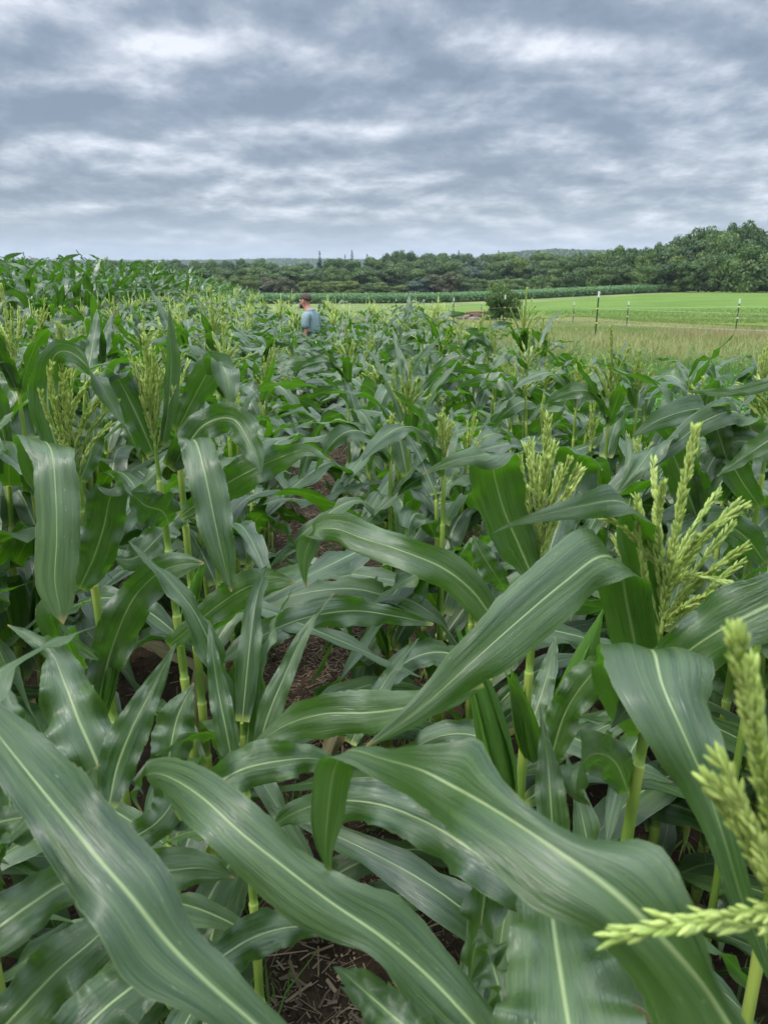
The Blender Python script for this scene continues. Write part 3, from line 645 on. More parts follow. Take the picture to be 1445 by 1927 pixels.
def crown_deciduous(rng, H, R, base, nb=34, per=150, size=.30, flat=1.0):
    mb = MB(); cz = (H+base)/2; hz = (H-base)/2
    for i in range(nb):
        d = nrm(rng.normal(size=3)); u = rng.random()**.4*.78; c = np.array([d[0]*R*u, d[1]*R*u, cz+d[2]*hz*u*.95])
        zrel = (c[2]-base)/(H-base); lim = R*(math.sin(min(max(zrel*.80+.17, 0.03), .97)*math.pi)**.6)
        rr = math.hypot(c[0], c[1]); 
        if rr > lim*.75: c[:2] *= lim*.75/rr
        if i > nb*.72:
            a = rng.uniform(0, 6.28); q = rng.uniform(.45, .85); c = np.array([math.cos(a)*R*q, math.sin(a)*R*q, base+(H-base)*rng.uniform(.06, .26)])
        r = R*rng.uniform(.26, .50); k = int(per*(r/(R*.32))**2)
        n = nrm(rng.normal(size=(k, 3))); n[:, 2] = np.abs(n[:, 2])*.9-.35*(rng.random(k) < .4); n = nrm(n)
        p = c+n*r*np.array([1, 1, .8])*rng.uniform(.7, 1.08, k)[:, None]
        v, q = cards(rng, p, n, size, .38); tone = np.clip(.5+rng.normal(0, .2)+.0*k, 0, 1)
        mb.add(v, q, var=np.repeat(np.clip(tone+rng.normal(0, .12, k), 0, 1), 4))
    return mb
def crown_conifer(rng, H, R, base):
    mb = MB(); n = int(H/.42)
    for i in range(n):
        t = i/n; z = base+(H-base)*t; r = R*(1-t)**.85*rng.uniform(.75, 1.15)+.12; nbr = max(4, int(9*(1-t)+3)); a0 = rng.uniform(0, 6.28)
        for j in range(nbr):
            a = a0+j*6.28/nbr+rng.normal(0, .15); rl = r*rng.uniform(.75, 1.15); k = max(3, int(rl*9)); s = np.sqrt(rng.random(k))*rl
            p = np.stack([np.cos(a)*s, np.sin(a)*s, z-s*.28+rng.normal(0, .08, k)], 1)+rng.normal(0, .09, (k, 3))
            v, q = cards(rng, p, np.tile([[math.cos(a)*.4, math.sin(a)*.4, .8]], (k, 1)), .22, .5)
            mb.add(v, q, var=np.repeat(np.clip(rng.normal(.4, .2, k), 0, 1), 4))
    return mb
def trunk_mesh(rng, H, R, r):
    mb = MB(); n = 7; v = np.linspace(0, 1, n); C = np.stack([np.cumsum(rng.normal(0, .08, n))*v, np.cumsum(rng.normal(0, .08, n))*v, v*H*.8-.4], 1)
    mb.add(*tube(C, r*(1.25-1.1*v), 8)[:3])
    for i in range(8):
        a = i*2.4; t = rng.uniform(.3, .75); p = C[int(t*(n-1))]; q = p+np.array([math.cos(a), math.sin(a), rng.uniform(.6, 1.1)])*R*rng.uniform(.45, .7)
        mb.add(*tube(np.stack([p, (p+q)/2+[0, 0, -.2], q]), [r*.4, r*.28, r*.1], 5)[:3])
    return mb
def build_trees():
    rng = np.random.default_rng(21)
    F = {'dark': foliage('foliage_dark', (.024, .058, .013), (.100, .165, .037), (.06, .16, .02), .15),
         'mid': foliage('foliage_mid', (.040, .085, .018), (.150, .222, .048), (.09, .22, .02), .18),
         'olive': foliage('foliage_olive', (.07, .115, .018), (.17, .215, .04), (.16, .28, .02), .18),
         'brown': foliage('foliage_brown', (.06, .075, .028), (.12, .125, .05), (.12, .14, .03), .15),
         'blue': foliage('foliage_blue', (.035, .075, .045), (.10, .15, .095), (.07, .15, .05), .15),
         'fir': foliage('foliage_fir', (.014, .04, .022), (.04, .08, .04), (.03, .07, .02), .08)}
    bark = simple('bark', (.12, .10, .08), .9, .1, .4, 3.)
    proto = {}
    def kind(shape, tone, i):
        key = (shape, tone, i)
        if key in proto: return proto[key]
        H = 12.
        if shape == 'fir': cm = crown_conifer(rng, H, 2.3, .8); tk = trunk_mesh(rng, H, .8, .16)
        elif shape == 'round': cm = crown_deciduous(rng, H, 6.2, .0, 42, 140, .33); tk = trunk_mesh(rng, H*.8, 3, .25)
        elif shape == 'bush': cm = crown_deciduous(rng, H, 7.5, 0.0, 40, 150, .40); tk = trunk_mesh(rng, H*.6, 3, .3)
        else: cm = crown_deciduous(rng, H, 4.3, .0, 44, 130, .27); tk = trunk_mesh(rng, H, 2.6, .24)
        proto[key] = (cm.mesh('crown', F[tone]), tk.mesh('trunk', bark)); return proto[key]
    NAMES = {'fir': 'conifer_tree', 'round': 'broadleaf_tree', 'tall': 'broadleaf_tree', 'bush': 'shrub'}
    TONE = {'dark': 'dark green', 'mid': 'mid green', 'olive': 'yellow-green', 'brown': 'brownish olive', 'blue': 'pale grey-green', 'fir': 'blackish green'}
    FORM = {'fir': 'pointed conifer', 'round': 'round broadleaf tree', 'tall': 'tall broadleaf tree', 'bush': 'low rounded shrub'}
    def tree(px, Y, top, wpx, shape, tone, label, group):
        b = at(px, Y); D = (b[1])*math.cos(PITCH)+(CAMZ-b[2])*math.sin(PITCH)
        ang = math.atan((963.5-top)/FPX)-PITCH; H = CAMZ+Y*math.tan(ang)-b[2]; H = max(H, 1.)
        R0 = {'fir': 2.3, 'round': 6.2, 'tall': 4.3, 'bush': 7.5}[shape]; sr = wpx*D/FPX/2/R0
        cme, tme = kind(shape, tone, rng.integers(0, 3 if shape != 'fir' else 2))
        r = empty(NAMES[shape], b, rng.uniform(0, 6.28)); r.scale = (sr, sr, H/12.)
        obj_of('crown', cme, r); obj_of('trunk', tme, r)
        tag(r, label, 'shrub' if shape == 'bush' else 'tree', group)
    def row(pxs, Yf, topf, wf, pick, where, group, jt=4):
        lst = []
        for i, px in enumerate(pxs):
            p = px+rng.normal(0, 4); sh, to = pick(p, i)
            lst.append((p, Yf(p)*rng.uniform(.985, 1.015), topf(p)+rng.normal(0, jt), wf(p)*rng.uniform(.85, 1.2)*(.62 if sh == 'fir' else 1), sh, to))
        lst.sort(key=lambda a: a[0])
        for i, a in enumerate(lst):
            tree(*a, f'{TONE[a[5]]} {FORM[a[4]]}, {ordinal(i)} from left, {where}', group)
    I = lambda pts: (lambda x: float(np.interp(x, [p[0] for p in pts], [p[1] for p in pts])))
    ch = lambda opts, p: (lambda x, i: opts[rng.choice(len(opts), p=p)])
    # right-hand wood, three ranks
    row(np.arange(1052, 1520, 22), I([(1050, 207), (1500, 200)]), I([(1050, 512), (1100, 500), (1180, 495), (1250, 487), (1300, 483), (1340, 470), (1400, 466), (1500, 455)]), I([(1050, 44), (1500, 62)]),
        ch([('round', 'mid'), ('round', 'dark'), ('tall', 'dark'), ('round', 'olive')], [.36, .34, .25, .05]), 'front rank, right wood', 'front trees of the right-hand wood')
    row(np.arange(1045, 1520, 20), lambda x: 222., I([(1045, 492), (1100, 478), (1150, 475), (1220, 468), (1290, 448), (1340, 432), (1400, 436), (1500, 430)]), I([(1050, 46), (1500, 66)]),
        ch([('round', 'dark'), ('tall', 'dark'), ('tall', 'mid'), ('round', 'mid')], [.35, .3, .15, .2]), 'middle rank, right wood', 'middle trees of the right-hand wood')
    row(np.arange(1066, 1530, 19), lambda x: 240., I([(1066, 478), (1100, 466), (1150, 462), (1200, 456), (1250, 440), (1290, 424), (1330, 408), (1385, 403), (1420, 414), (1520, 420)]), I([(1050, 42), (1500, 60)]),
        ch([('round', 'dark'), ('tall', 'dark'), ('tall', 'mid')], [.35, .4, .25]), 'rear rank, right wood', 'rear trees of the right-hand wood', 3)
    tree(1398, 194, 461, 96, 'round', 'mid', 'large round sage-green tree standing out at the right edge of the wood', None)
    # middle wood
    row(np.arange(412, 1075, 31), lambda x: 262., I([(412, 528), (450, 522), (560, 524), (640, 531), (760, 531), (800, 512), (840, 508), (880, 520), (1075, 520)]), lambda x: 42,
        lambda x, i: ('round', 'brown') if 500 < x < 545 or 812 < x < 850 else (('tall', 'blue') if 780 < x < 812 else (('round', 'olive') if (x < 775 and rng.random() < .85) else ('round', 'mid'))),
        'front rank, middle wood', 'front trees of the middle wood', 3)
    row(np.arange(380, 1080, 27), lambda x: 300., I([(380, 510), (480, 504), (600, 503), (700, 502), (800, 492), (900, 493), (1080, 482)]), lambda x: 52,
        ch([('round', 'mid'), ('tall', 'dark'), ('round', 'dark'), ('tall', 'blue'), ('round', 'olive')], [.34, .26, .2, .1, .1]), 'second rank, middle wood', 'second rank trees of the middle wood', 5)
    row(np.arange(240, 1090, 26), lambda x: 350., I([(240, 496), (400, 495), (520, 492), (600, 492), (700, 482), (800, 478), (900, 478), (1090, 470)]), lambda x: 46,
        ch([('round', 'mid'), ('tall', 'dark'), ('round', 'dark'), ('fir', 'fir'), ('tall', 'mid')], [.28, .25, .2, .07, .2]), 'third rank, middle wood', 'third rank trees of the middle wood', 5)
    row(np.arange(-30, 1060, 21), lambda x: 450., I([(-30, 486), (60, 484), (130, 489), (270, 488), (440, 489), (520, 491), (600, 491), (650, 480), (800, 471), (960, 474), (1060, 476)]), lambda x: 34,
        ch([('round', 'dark'), ('tall', 'dark'), ('fir', 'fir'), ('round', 'mid')], [.35, .3, .1, .25]), 'skyline row behind the corn', 'skyline trees', 3)
    for px, top, wd in ((603, 472, 21), (663, 470, 19), (650, 478, 13), (935, 470, 17), (861, 470, 18)):
        tree(px, 400, top, wd, 'fir', 'fir', {603: 'lone dark spire-shaped conifer standing above the skyline beyond the man', 663: 'dark conifer with layered tiers left of the tall skyline clump', 650: 'slim small conifer just left of the tiered conifer', 935: 'narrow conifer tip on the skyline left of the blue far ridge', 861: 'narrow conifer tip on the skyline right of the tall clump'}[px], None)
    for i, (px, top, wd) in enumerate(((728, 467, 34), (752, 464, 36), (775, 467, 32))):
        tree(px, 360, top, wd, 'round', 'dark', ['left', 'middle', 'right'][i]+' tree of the tall dark clump rising highest over the middle wood', None)
    tree(946, 58, 527, 62, 'bush', 'mid', 'dense dark green bush standing at the fence by the rubble heap', None)
    tree(1014, 236, 516, 46, 'bush', 'mid', 'rounded green shrub behind the far corn strip, right of the fence bush', None)
    tree(935, 236, 524, 44, 'bush', 'olive', 'rounded yellow-green shrub behind the far corn strip, above the fence bush', None)
    # far ridge
    def ridge(pts, Y, depth):
        xs = np.linspace(pts[0][0], pts[-1][0], 60); top = np.interp(xs, [p[0] for p in pts], [p[1] for p in pts]); r = []
        for j, s in enumerate(np.linspace(0, 1, 9)):
            y = Y+depth*s; D = y/math.cos(PITCH)*1.0; X = (xs-722.5)/FPX*(y*math.cos(PITCH)+18*math.sin(PITCH))
            zt = CAMZ+Y*np.tan(np.arctan((963.5-top)/FPX)-PITCH)-9; z = -16+(zt+16)*math.sin(min(s*1.6, 1)*math.pi/2)
            r.append(np.stack([X, np.full(60, y), z if s < 1 else z], 1))
        return np.array(r)
    hm = simple('far_wood_floor', (.035, .07, .03), .9, .1); hb = MB(); fb = MB()
    for pts, Y, dep in ((((850, 495), (930, 477), (980, 471), (1040, 466), (1100, 468), (1200, 470), (1500, 478)), 1500, 500), (((-80, 489), (200, 491), (420, 490), (480, 487.5), (540, 486.5), (620, 488), (760, 490), (900, 489)), 2300, 600)):
        g = ridge(pts, Y, dep); hb.add(g.reshape(-1, 3), grid_quads(9, 60))
        k = 1500; a = rng.random(k)*58; b = rng.random(k)**1.3*7
        i, j = b.astype(int), a.astype(int); fa, fbb = (a-j)[:, None], (b-i)[:, None]
        p = (g[i, j]*(1-fa)+g[i, j+1]*fa)*(1-fbb)+(g[i+1, j]*(1-fa)+g[i+1, j+1]*fa)*fbb
        for c in p:
            n = nrm(rng.normal(size=(30, 3))); n[:, 2] = np.abs(n[:, 2]); r = rng.uniform(5, 8)
            v, q = cards(rng, c+[0, 0, 3]+n*r*[1, 1, 1.1], n, 2.2); fb.add(v, q, var=np.clip(rng.normal(.5, .2), 0, 1))
    o = hb.build('hills', hm); tag(o, kind='structure')
    tag(fb.build('distant_wood', F['dark']), 'blue hazed woodland covering the far ridges', 'woodland', kind='stuff')

# ------------------------------------------------------------------ fences, rubble, man
def build_fences():
    post_m = simple('post_green', (.035, .05, .04), .6, .4, .3, 20.); tip_m = simple('post_white', (.72, .74, .72), .6); ins_m = simple('insulator_yellow', (.75, .62, .05), .5); insw = simple('insulator_white', (.8, .8, .78), .5)
    wire_m = simple('fence_wire', (.45, .46, .45), .4, .5); wire_m.node_tree.nodes['Principled BSDF'].inputs['Metallic'].default_value = .6
    def fence(posts, name_label, yellow, wires, H):
        base = at(posts[0][0], posts[0][1]); r = empty('wire_fence', base); pts = []
        for px, Y in posts:
            p = at(px, Y); tilt = .012*math.sin(px); pts.append(p)
            mb = MB(); k = .022
            for (a, b, c, d) in ((-k, k, -.003, .003), (-.003, .003, -k*1.1, k*.4)):        # T section
                v = np.array([[x+z*tilt, y, z] for z in (-.35, H-.19) for x, y in ((a, c), (b, c), (b, d), (a, d))])
                mb.add(v, [[0, 1, 5, 4], [1, 2, 6, 5], [2, 3, 7, 6], [3, 0, 4, 7], [4, 5, 6, 7]])
            o = mb.build('post', post_m, r, p-base, smooth=False)
            tb = MB(); v = np.array([[x+z*tilt, y, z] for z in (H-.19, H) for x, y in ((-.027, -.027), (.027, -.027), (.027, .014), (-.027, .014))])
            tb.add(v, [[0, 1, 5, 4], [1, 2, 6, 5], [2, 3, 7, 6], [3, 0, 4, 7], [4, 5, 6, 7]]); tb.build('white_cap', tip_m, o, smooth=False)
            for h in wires:
                ib = MB(); ib.add(*tube(np.array([[h*tilt, -.05, h], [h*tilt, .03, h]]), .026, 8)[:3]); ib.build('insulator', ins_m if yellow else insw, o)
        for h in wires:
            C = []
            for i in range(len(pts)-1):
                for s in np.linspace(0, 1, 9)[:-1]:
                    q = pts[i]*(1-s)+pts[i+1]*s; q[2] += h-.05*4*s*(1-s)*.5; q[1] -= .05; C.append(q-base)
            C.append(pts[-1]+[0, -.05, h]-base); mb = MB(); mb.add(*tube(np.array(C), .0035, 4)[:3]); mb.build('wire', wire_m, r)
        tag(r, name_label, 'fence', 'electric fences in the meadow')
    fence([(1620, 34), (1383, 33.5), (1178, 42), (1077, 50), (985, 59), (905, 68), (851, 76), (812, 86)], 'far electric fence of thin dark posts with white insulators edging the hay field', False, (.52, .98), 1.3)
    fence([(1690, 21), (1119, 26.5), (948, 36), (853, 44), (797, 54), (766, 66), (745, 80)], 'near electric fence of dark white-capped posts with yellow insulators running past the bush', True, (.48, .95), 1.5)
def build_rubble():
    rng = np.random.default_rng(3); b = at(893, 62); r = empty('rubble_heap', b); st = simple('fieldstone', (.26, .22, .18), .9, .1, .35, 4., .8, 12.); wd = simple('old_timber', (.22, .15, .10), .9, .1, .4, 6.)
    for i in range(12):
        bm = bmesh.new(); bmesh.ops.create_icosphere(bm, subdivisions=2, radius=1)
        s = rng.uniform(.18, .42, 3); 
        for v in bm.verts: v.co = Vector((v.co.x*s[0]*1.4, v.co.y*s[1], v.co.z*s[2]*.8))*(1+rng.normal(0, .06))
        me = bpy.data.meshes.new('stone'); bm.to_mesh(me); bm.free(); me.materials.append(st)
        o = obj_of('stone', me, r, (rng.uniform(-1.1, 1.0), rng.uniform(-.4, .4), rng.uniform(.05, .3)))
    for i in range(4):
        x = rng.uniform(-1.2, -.2); mb = MB(); mb.add(*tube(np.array([[x, -.5, .2+.12*i], [x+1., -.4, .32+.1*i], [x+2.1, -.5, .25+.12*i]]), [.11, .1, .08], 8)[:3]); mb.build('log', wd, r)
    tag(r, 'low heap of brown fieldstones and old logs beside the fence bush', 'rubble heap')
def skin_mesh(name, chains, material, sub=2):
    """chains: lists of (point, rx, ry); a point used again joins the chains; the first point is the root"""
    bm = bmesh.new(); lay = bm.verts.layers.skin.verify(); seen = {}
    def vert(p, rx, ry):
        k = tuple(round(c, 4) for c in p)
        if k not in seen:
            v = bm.verts.new(p); v[lay].radius = (rx, ry); v[lay].use_root = len(seen) == 0; seen[k] = v
        return seen[k]
    for ch in chains:
        prev = None
        for p, rx, ry in ch:
            v = vert(p, rx, ry)
            if prev is not None and prev is not v: bm.edges.new((prev, v))
            prev = v
    me = bpy.data.meshes.new(name+'_frame'); bm.to_mesh(me); bm.free()
    o = bpy.data.objects.new(name, me); link(o)
    s = o.modifiers.new('skin', 'SKIN'); s.use_smooth_shade = True; s.branch_smoothing = .4
    d = o.modifiers.new('sub', 'SUBSURF'); d.levels = d.render_levels = sub
    dg = bpy.context.evaluated_depsgraph_get(); dg.update(); m2 = bpy.data.meshes.new_from_object(o.evaluated_get(dg)); m2.name = name
    bpy.data.objects.remove(o); bpy.data.meshes.remove(me); m2.materials.clear(); m2.materials.append(material)
    for p in m2.polygons: p.use_smooth = True
    return m2
def build_man():
    skin = simple('skin_tone', (.52, .24, .16), .5, .4, .12, 9.); hair = simple('hair_brown', (.085, .058, .048), .8, .3, .4, 60., .6, 200.); shirt = simple('shirt_cotton', (.225, .30, .30), .9, .1, .10, 6., .5, 25.)
    jeans = simple('trouser_cloth', (.05, .07, .12), .9, .1, .2, 10.); boot = simple('boot_leather', (.06, .04, .03), .6); eye = simple('eye', (.8, .8, .78), .2)
    Y = 13.0; b = at(596, Y); r = empty('person', b, math.radians(66))
    pel = (0, 0, .93); ch = []
    ch.append([(pel, .15, .11), ((0, .02, 1.1), .145, .10), ((0, .05, 1.28), .165, .11), ((0, .075, 1.42), .14, .09), ((0, .10, 1.48), .078, .072), ((0, .135, 1.53), .068, .066), ((0, .165, 1.60), .080, .090), ((0, .16, 1.66), .080, .095), ((0, .15, 1.715), .055, .065)])
    ch.append([((0, .165, 1.60), .080, .090), ((0, .225, 1.545), .045, .045)])          # jaw
    ch.append([((0, .16, 1.66), .080, .095), ((0, .255, 1.615), .014, .016)])            # nose
    for s in (-1, 1):
        sh = (s*.185, .07, 1.40); el = (s*.225, .05, 1.11); wr = (s*.20, .24, .96); pa = (s*.195, .30, .93)
        ch.append([((0, .075, 1.42), .14, .09), (sh, .055, .055), ((s*.21, .06, 1.26), .048, .048), (el, .038, .038), ((s*.215, .14, 1.04), .040, .036), (wr, .026, .024), (pa, .036, .018)])
        for k, (dx, L) in enumerate(((-.027, .062), (-.009, .075), (.009, .07), (.027, .055))):
            a = (pa[0]+dx, pa[1]+.045, pa[2]-.02); bq = (a[0], a[1]+L*.5, a[2]-.025); c = (a[0], bq[1]+L*.2, bq[2]-.03)
            ch.append([(pa, .036, .018), (a, .009, .009), (bq, .0085, .0085), (c, .0075, .0075)])
        ch.append([(pa, .036, .018), ((pa[0]-s*.04, pa[1]+.01, pa[2]-.01), .010, .010), ((pa[0]-s*.052, pa[1]+.05, pa[2]-.03), .009, .009)])
        hp = (s*.09, 0, .88)
        ch.append([(pel, .15, .11), (hp, .085, .085), ((s*.11, .03+s*.05, .50), .055, .058), ((s*.115, .0+s*.07, .28), .05, .052), ((s*.115, -.03+s*.09, .09), .035, .036), ((s*.12, .08+s*.09, .035), .04, .03), ((s*.12, .16+s*.09, .03), .032, .022)])
    body = obj_of('body', skin_mesh('body', ch, skin), r)
    hr = MB(); n, m = 14, 20; th = np.linspace(.0, 1.85, n); ph = np.linspace(0, 2*math.pi, m)
    TT, PP = np.meshgrid(th, ph, indexing='ij'); lim = .80-.22*np.cos(PP-math.pi/2)      # short at the forehead, full at the nape
    TT = TT*lim; jit = 1+.03*np.sin(PP*9+TT*14)
    X = .080*np.sin(TT)*np.cos(PP)*jit; Yy = .098*np.sin(TT)*np.sin(PP)*jit; Z = .088*np.cos(TT)*jit
    hr.add(np.stack([X, Yy+.152, Z+1.665], -1).reshape(-1, 3), grid_quads(n, m)); h = hr.build('hair', hair, r); h.modifiers.new('t', 'SOLIDIFY').thickness = .006
    bd = MB(); a = np.linspace(-1.35, 1.35, 15); z = np.linspace(0, 1, 6); A, Zz = np.meshgrid(a, z, indexing='ij')
    rad = .078-.03*Zz; bd.add(np.stack([np.sin(A)*rad, .165+np.cos(A)*(rad+.012)+Zz*.03, 1.585-Zz*.07], -1).reshape(-1, 3), grid_quads(15, 6)); q = bd.build('beard', hair, r); q.modifiers.new('t', 'SOLIDIFY').thickness = .007
    for s in (-1, 1):
        e = MB(); e.merge(ball((s*.033, .238, 1.640), (.012, .012, .010))); e.build('eye', eye, r)
        e = MB(); e.merge(ball((s*.084, .155, 1.625), (.010, .020, .033))); e.build('ear', skin, r)
    sc_ = [[((0, .0, .78), .175, .135), ((0, .0, .90), .17, .130), ((0, .02, 1.08), .165, .118), ((0, .045, 1.26), .185, .128), ((0, .065, 1.38), .165, .110), ((0, .080, 1.46), .13, .10), ((0, .088, 1.52), .088, .088)]]
    for s in (-1, 1): sc_.append([((0, .065, 1.38), .165, .110), ((s*.09, .068, 1.43), .085, .085), ((s*.175, .07, 1.40), .085, .086), ((s*.215, .06, 1.28), .074, .070), ((s*.222, .055, 1.195), .072, .068)])
    obj_of('shirt', skin_mesh('shirt', sc_, shirt), r)
    tr = [[((0, .01, 1.0), .158, .118), ((0, 0, .90), .165, .125)]]
    for s in (-1, 1): tr.append([((0, 0, .90), .165, .125), ((s*.10, .0, .80), .105, .10), ((s*.11, .03+s*.05, .50), .075, .078), ((s*.115, -.03+s*.09, .10), .06, .064)])
    obj_of('trousers', skin_mesh('trousers', tr, jeans), r)
    for s in (-1, 1): obj_of('boot', skin_mesh('boot', [[((s*.115, -.03+s*.09, .14), .052, .052), ((s*.117, -.03+s*.09, .05), .055, .045), ((s*.12, .07+s*.09, .04), .05, .036), ((s*.12, .17+s*.09, .03), .042, .028)]], boot), r)
    tag(r, 'bearded man in a grey-blue t-shirt standing chest deep in the corn, head bowed', 'person')
def ball(c, r, n=8, m=10):
    th = np.linspace(.01, math.pi-.01, n); ph = np.linspace(0, 2*math.pi, m+1); A, B = np.meshgrid(th, ph, indexing='ij')
    v = np.stack([np.sin(A)*np.cos(B)*r[0]+c[0], np.sin(A)*np.sin(B)*r[1]+c[1], np.cos(A)*r[2]+c[2]], -1).reshape(-1, 3)
    return v, grid_quads(n, m+1), np.zeros((0, 3), int), np.zeros((len(v), 2)), np.full(len(v), .5)

# ------------------------------------------------------------------ corn, grown by rule
def plant_leaves(rng, H, n=20, m=6, tall=False, low=True):
    """leaf arrays of one plant (origin at its foot) and node heights"""
    nodes = []; leaves = []; az = rng.uniform(0, 6.28); z = .18
    cnt = 10 if tall else 9
    zs = np.linspace(.16, H-.05, cnt); 
    for i, z in enumerate(zs):
        t = i/(cnt-1); nodes.append(float(z)); az += math.pi+rng.normal(0, .28)
        if i == 0 and not low: continue
        L = (.52+.40*math.sin(min(t*1.0+.12, 1)*math.pi))*rng.uniform(.85, 1.12)*(1.1 if tall else 1.)
        if t > .88: L *= .8
        wd = (.044+.021*math.sin(min(t*.95+.1, 1)*math.pi))*rng.uniform(.9, 1.1)
        e0 = math.radians(rng.uniform(48, 72)+(12*t if tall else 0)); dr = math.radians(rng.uniform(-70, -5)+(62*t if tall else 0)); kk = rng.uniform(.22, .50)+(.2 if tall and t > .6 else 0)
        leaves.append(proc_leaf(rng, z, az, L, wd, e0, dr, kk, n, m, twist=rng.normal(0, 1.35), wind=(rng.normal(.0, .15), rng.normal(0, .12), 0), ruf=rng.uniform(.008, .020), r0=.012*(1-t)+.006))
    return leaves, nodes
def make_proto(rng, H, n, m, tassel, tall=False, k=5, fine=True):
    """mesh list [(name, mesh)] for one plant; sub-parts are not needed at this size"""
    lv, nodes = plant_leaves(rng, H, n, m, tall); out = []
    mb = MB(); mb.merge(stalk_arrays(rng, H, r0=.0135, r1=.0055, nodes=nodes, k=8 if fine else 6)); out.append(('stalk', mb.mesh('stalk', STALK)))
    for i, a in enumerate(lv): q = MB(); q.merge(a); out.append(('leaf', q.mesh('leaf', DRYLEAF if i == 0 and H > 1.2 and k % 2 == 0 and rng.random() < .6 else LEAF)))
    if not tassel:
        for i in range(2): q = MB(); q.merge(proc_leaf(rng, H-.03*i-.03, rng.uniform(0, 6.28), rng.uniform(.28, .45), rng.uniform(.024, .038), math.radians(rng.uniform(50, 78)), math.radians(rng.uniform(-20, 50)), .55, n, m, rng.normal(0, .6), ruf=.008, r0=.002)); out.append(('leaf', q.mesh('leaf', LEAF)))
    if tassel:
        p = tassel_parts(rng, L=rng.uniform(.20, .34), nb=rng.integers(7, 13), spread=rng.uniform(.2, .9), wind=(rng.uniform(-.1, .4), 0, -.05), lean=tuple(rng.normal(0, .12, 2)), k=k, dens=.8 if fine else .5, size=1.0 if fine else 1.4); q = merge_all(p); 
        me = q.mesh('tassel', TASSEL); me.transform(Matrix.Translation((0, 0, H-.09))); out.append(('tassel', me))
    if rng.random() < .75:
        q = MB(); a = rng.uniform(0, 6.28); q.merge(husk_arrays(rng, (math.cos(a)*.014, math.sin(a)*.014, H*.42), a, rng.uniform(.14, .22), .018)); out.append(('ear_husk', q.mesh('ear_husk', HUSK)))
    return out
def place_proto(proto, loc, rz, s, sz, lean, label, group, skip=0):
    r = empty('corn_plant', loc, rz); r.scale = (s, s, sz); r.rotation_euler = (lean[0], lean[1], rz)
    for i, (name, me) in enumerate(proto):
        if not (1 <= i <= skip): obj_of(name, me, r)
    tag(r, label, 'corn plant', group); return r
ROWS = [.5, 1.32, 2.14, 2.96]+[-.32-.82*i for i in range(9)]
def rowname(c):
    if c > .2: i = int(round((c-.5)/.82)); return ('first', 'second', 'third', 'fourth')[i]+' row right of the gap'
    i = int(round((-.32-c)/.82)); return ordinal(i)+' row left of the gap'
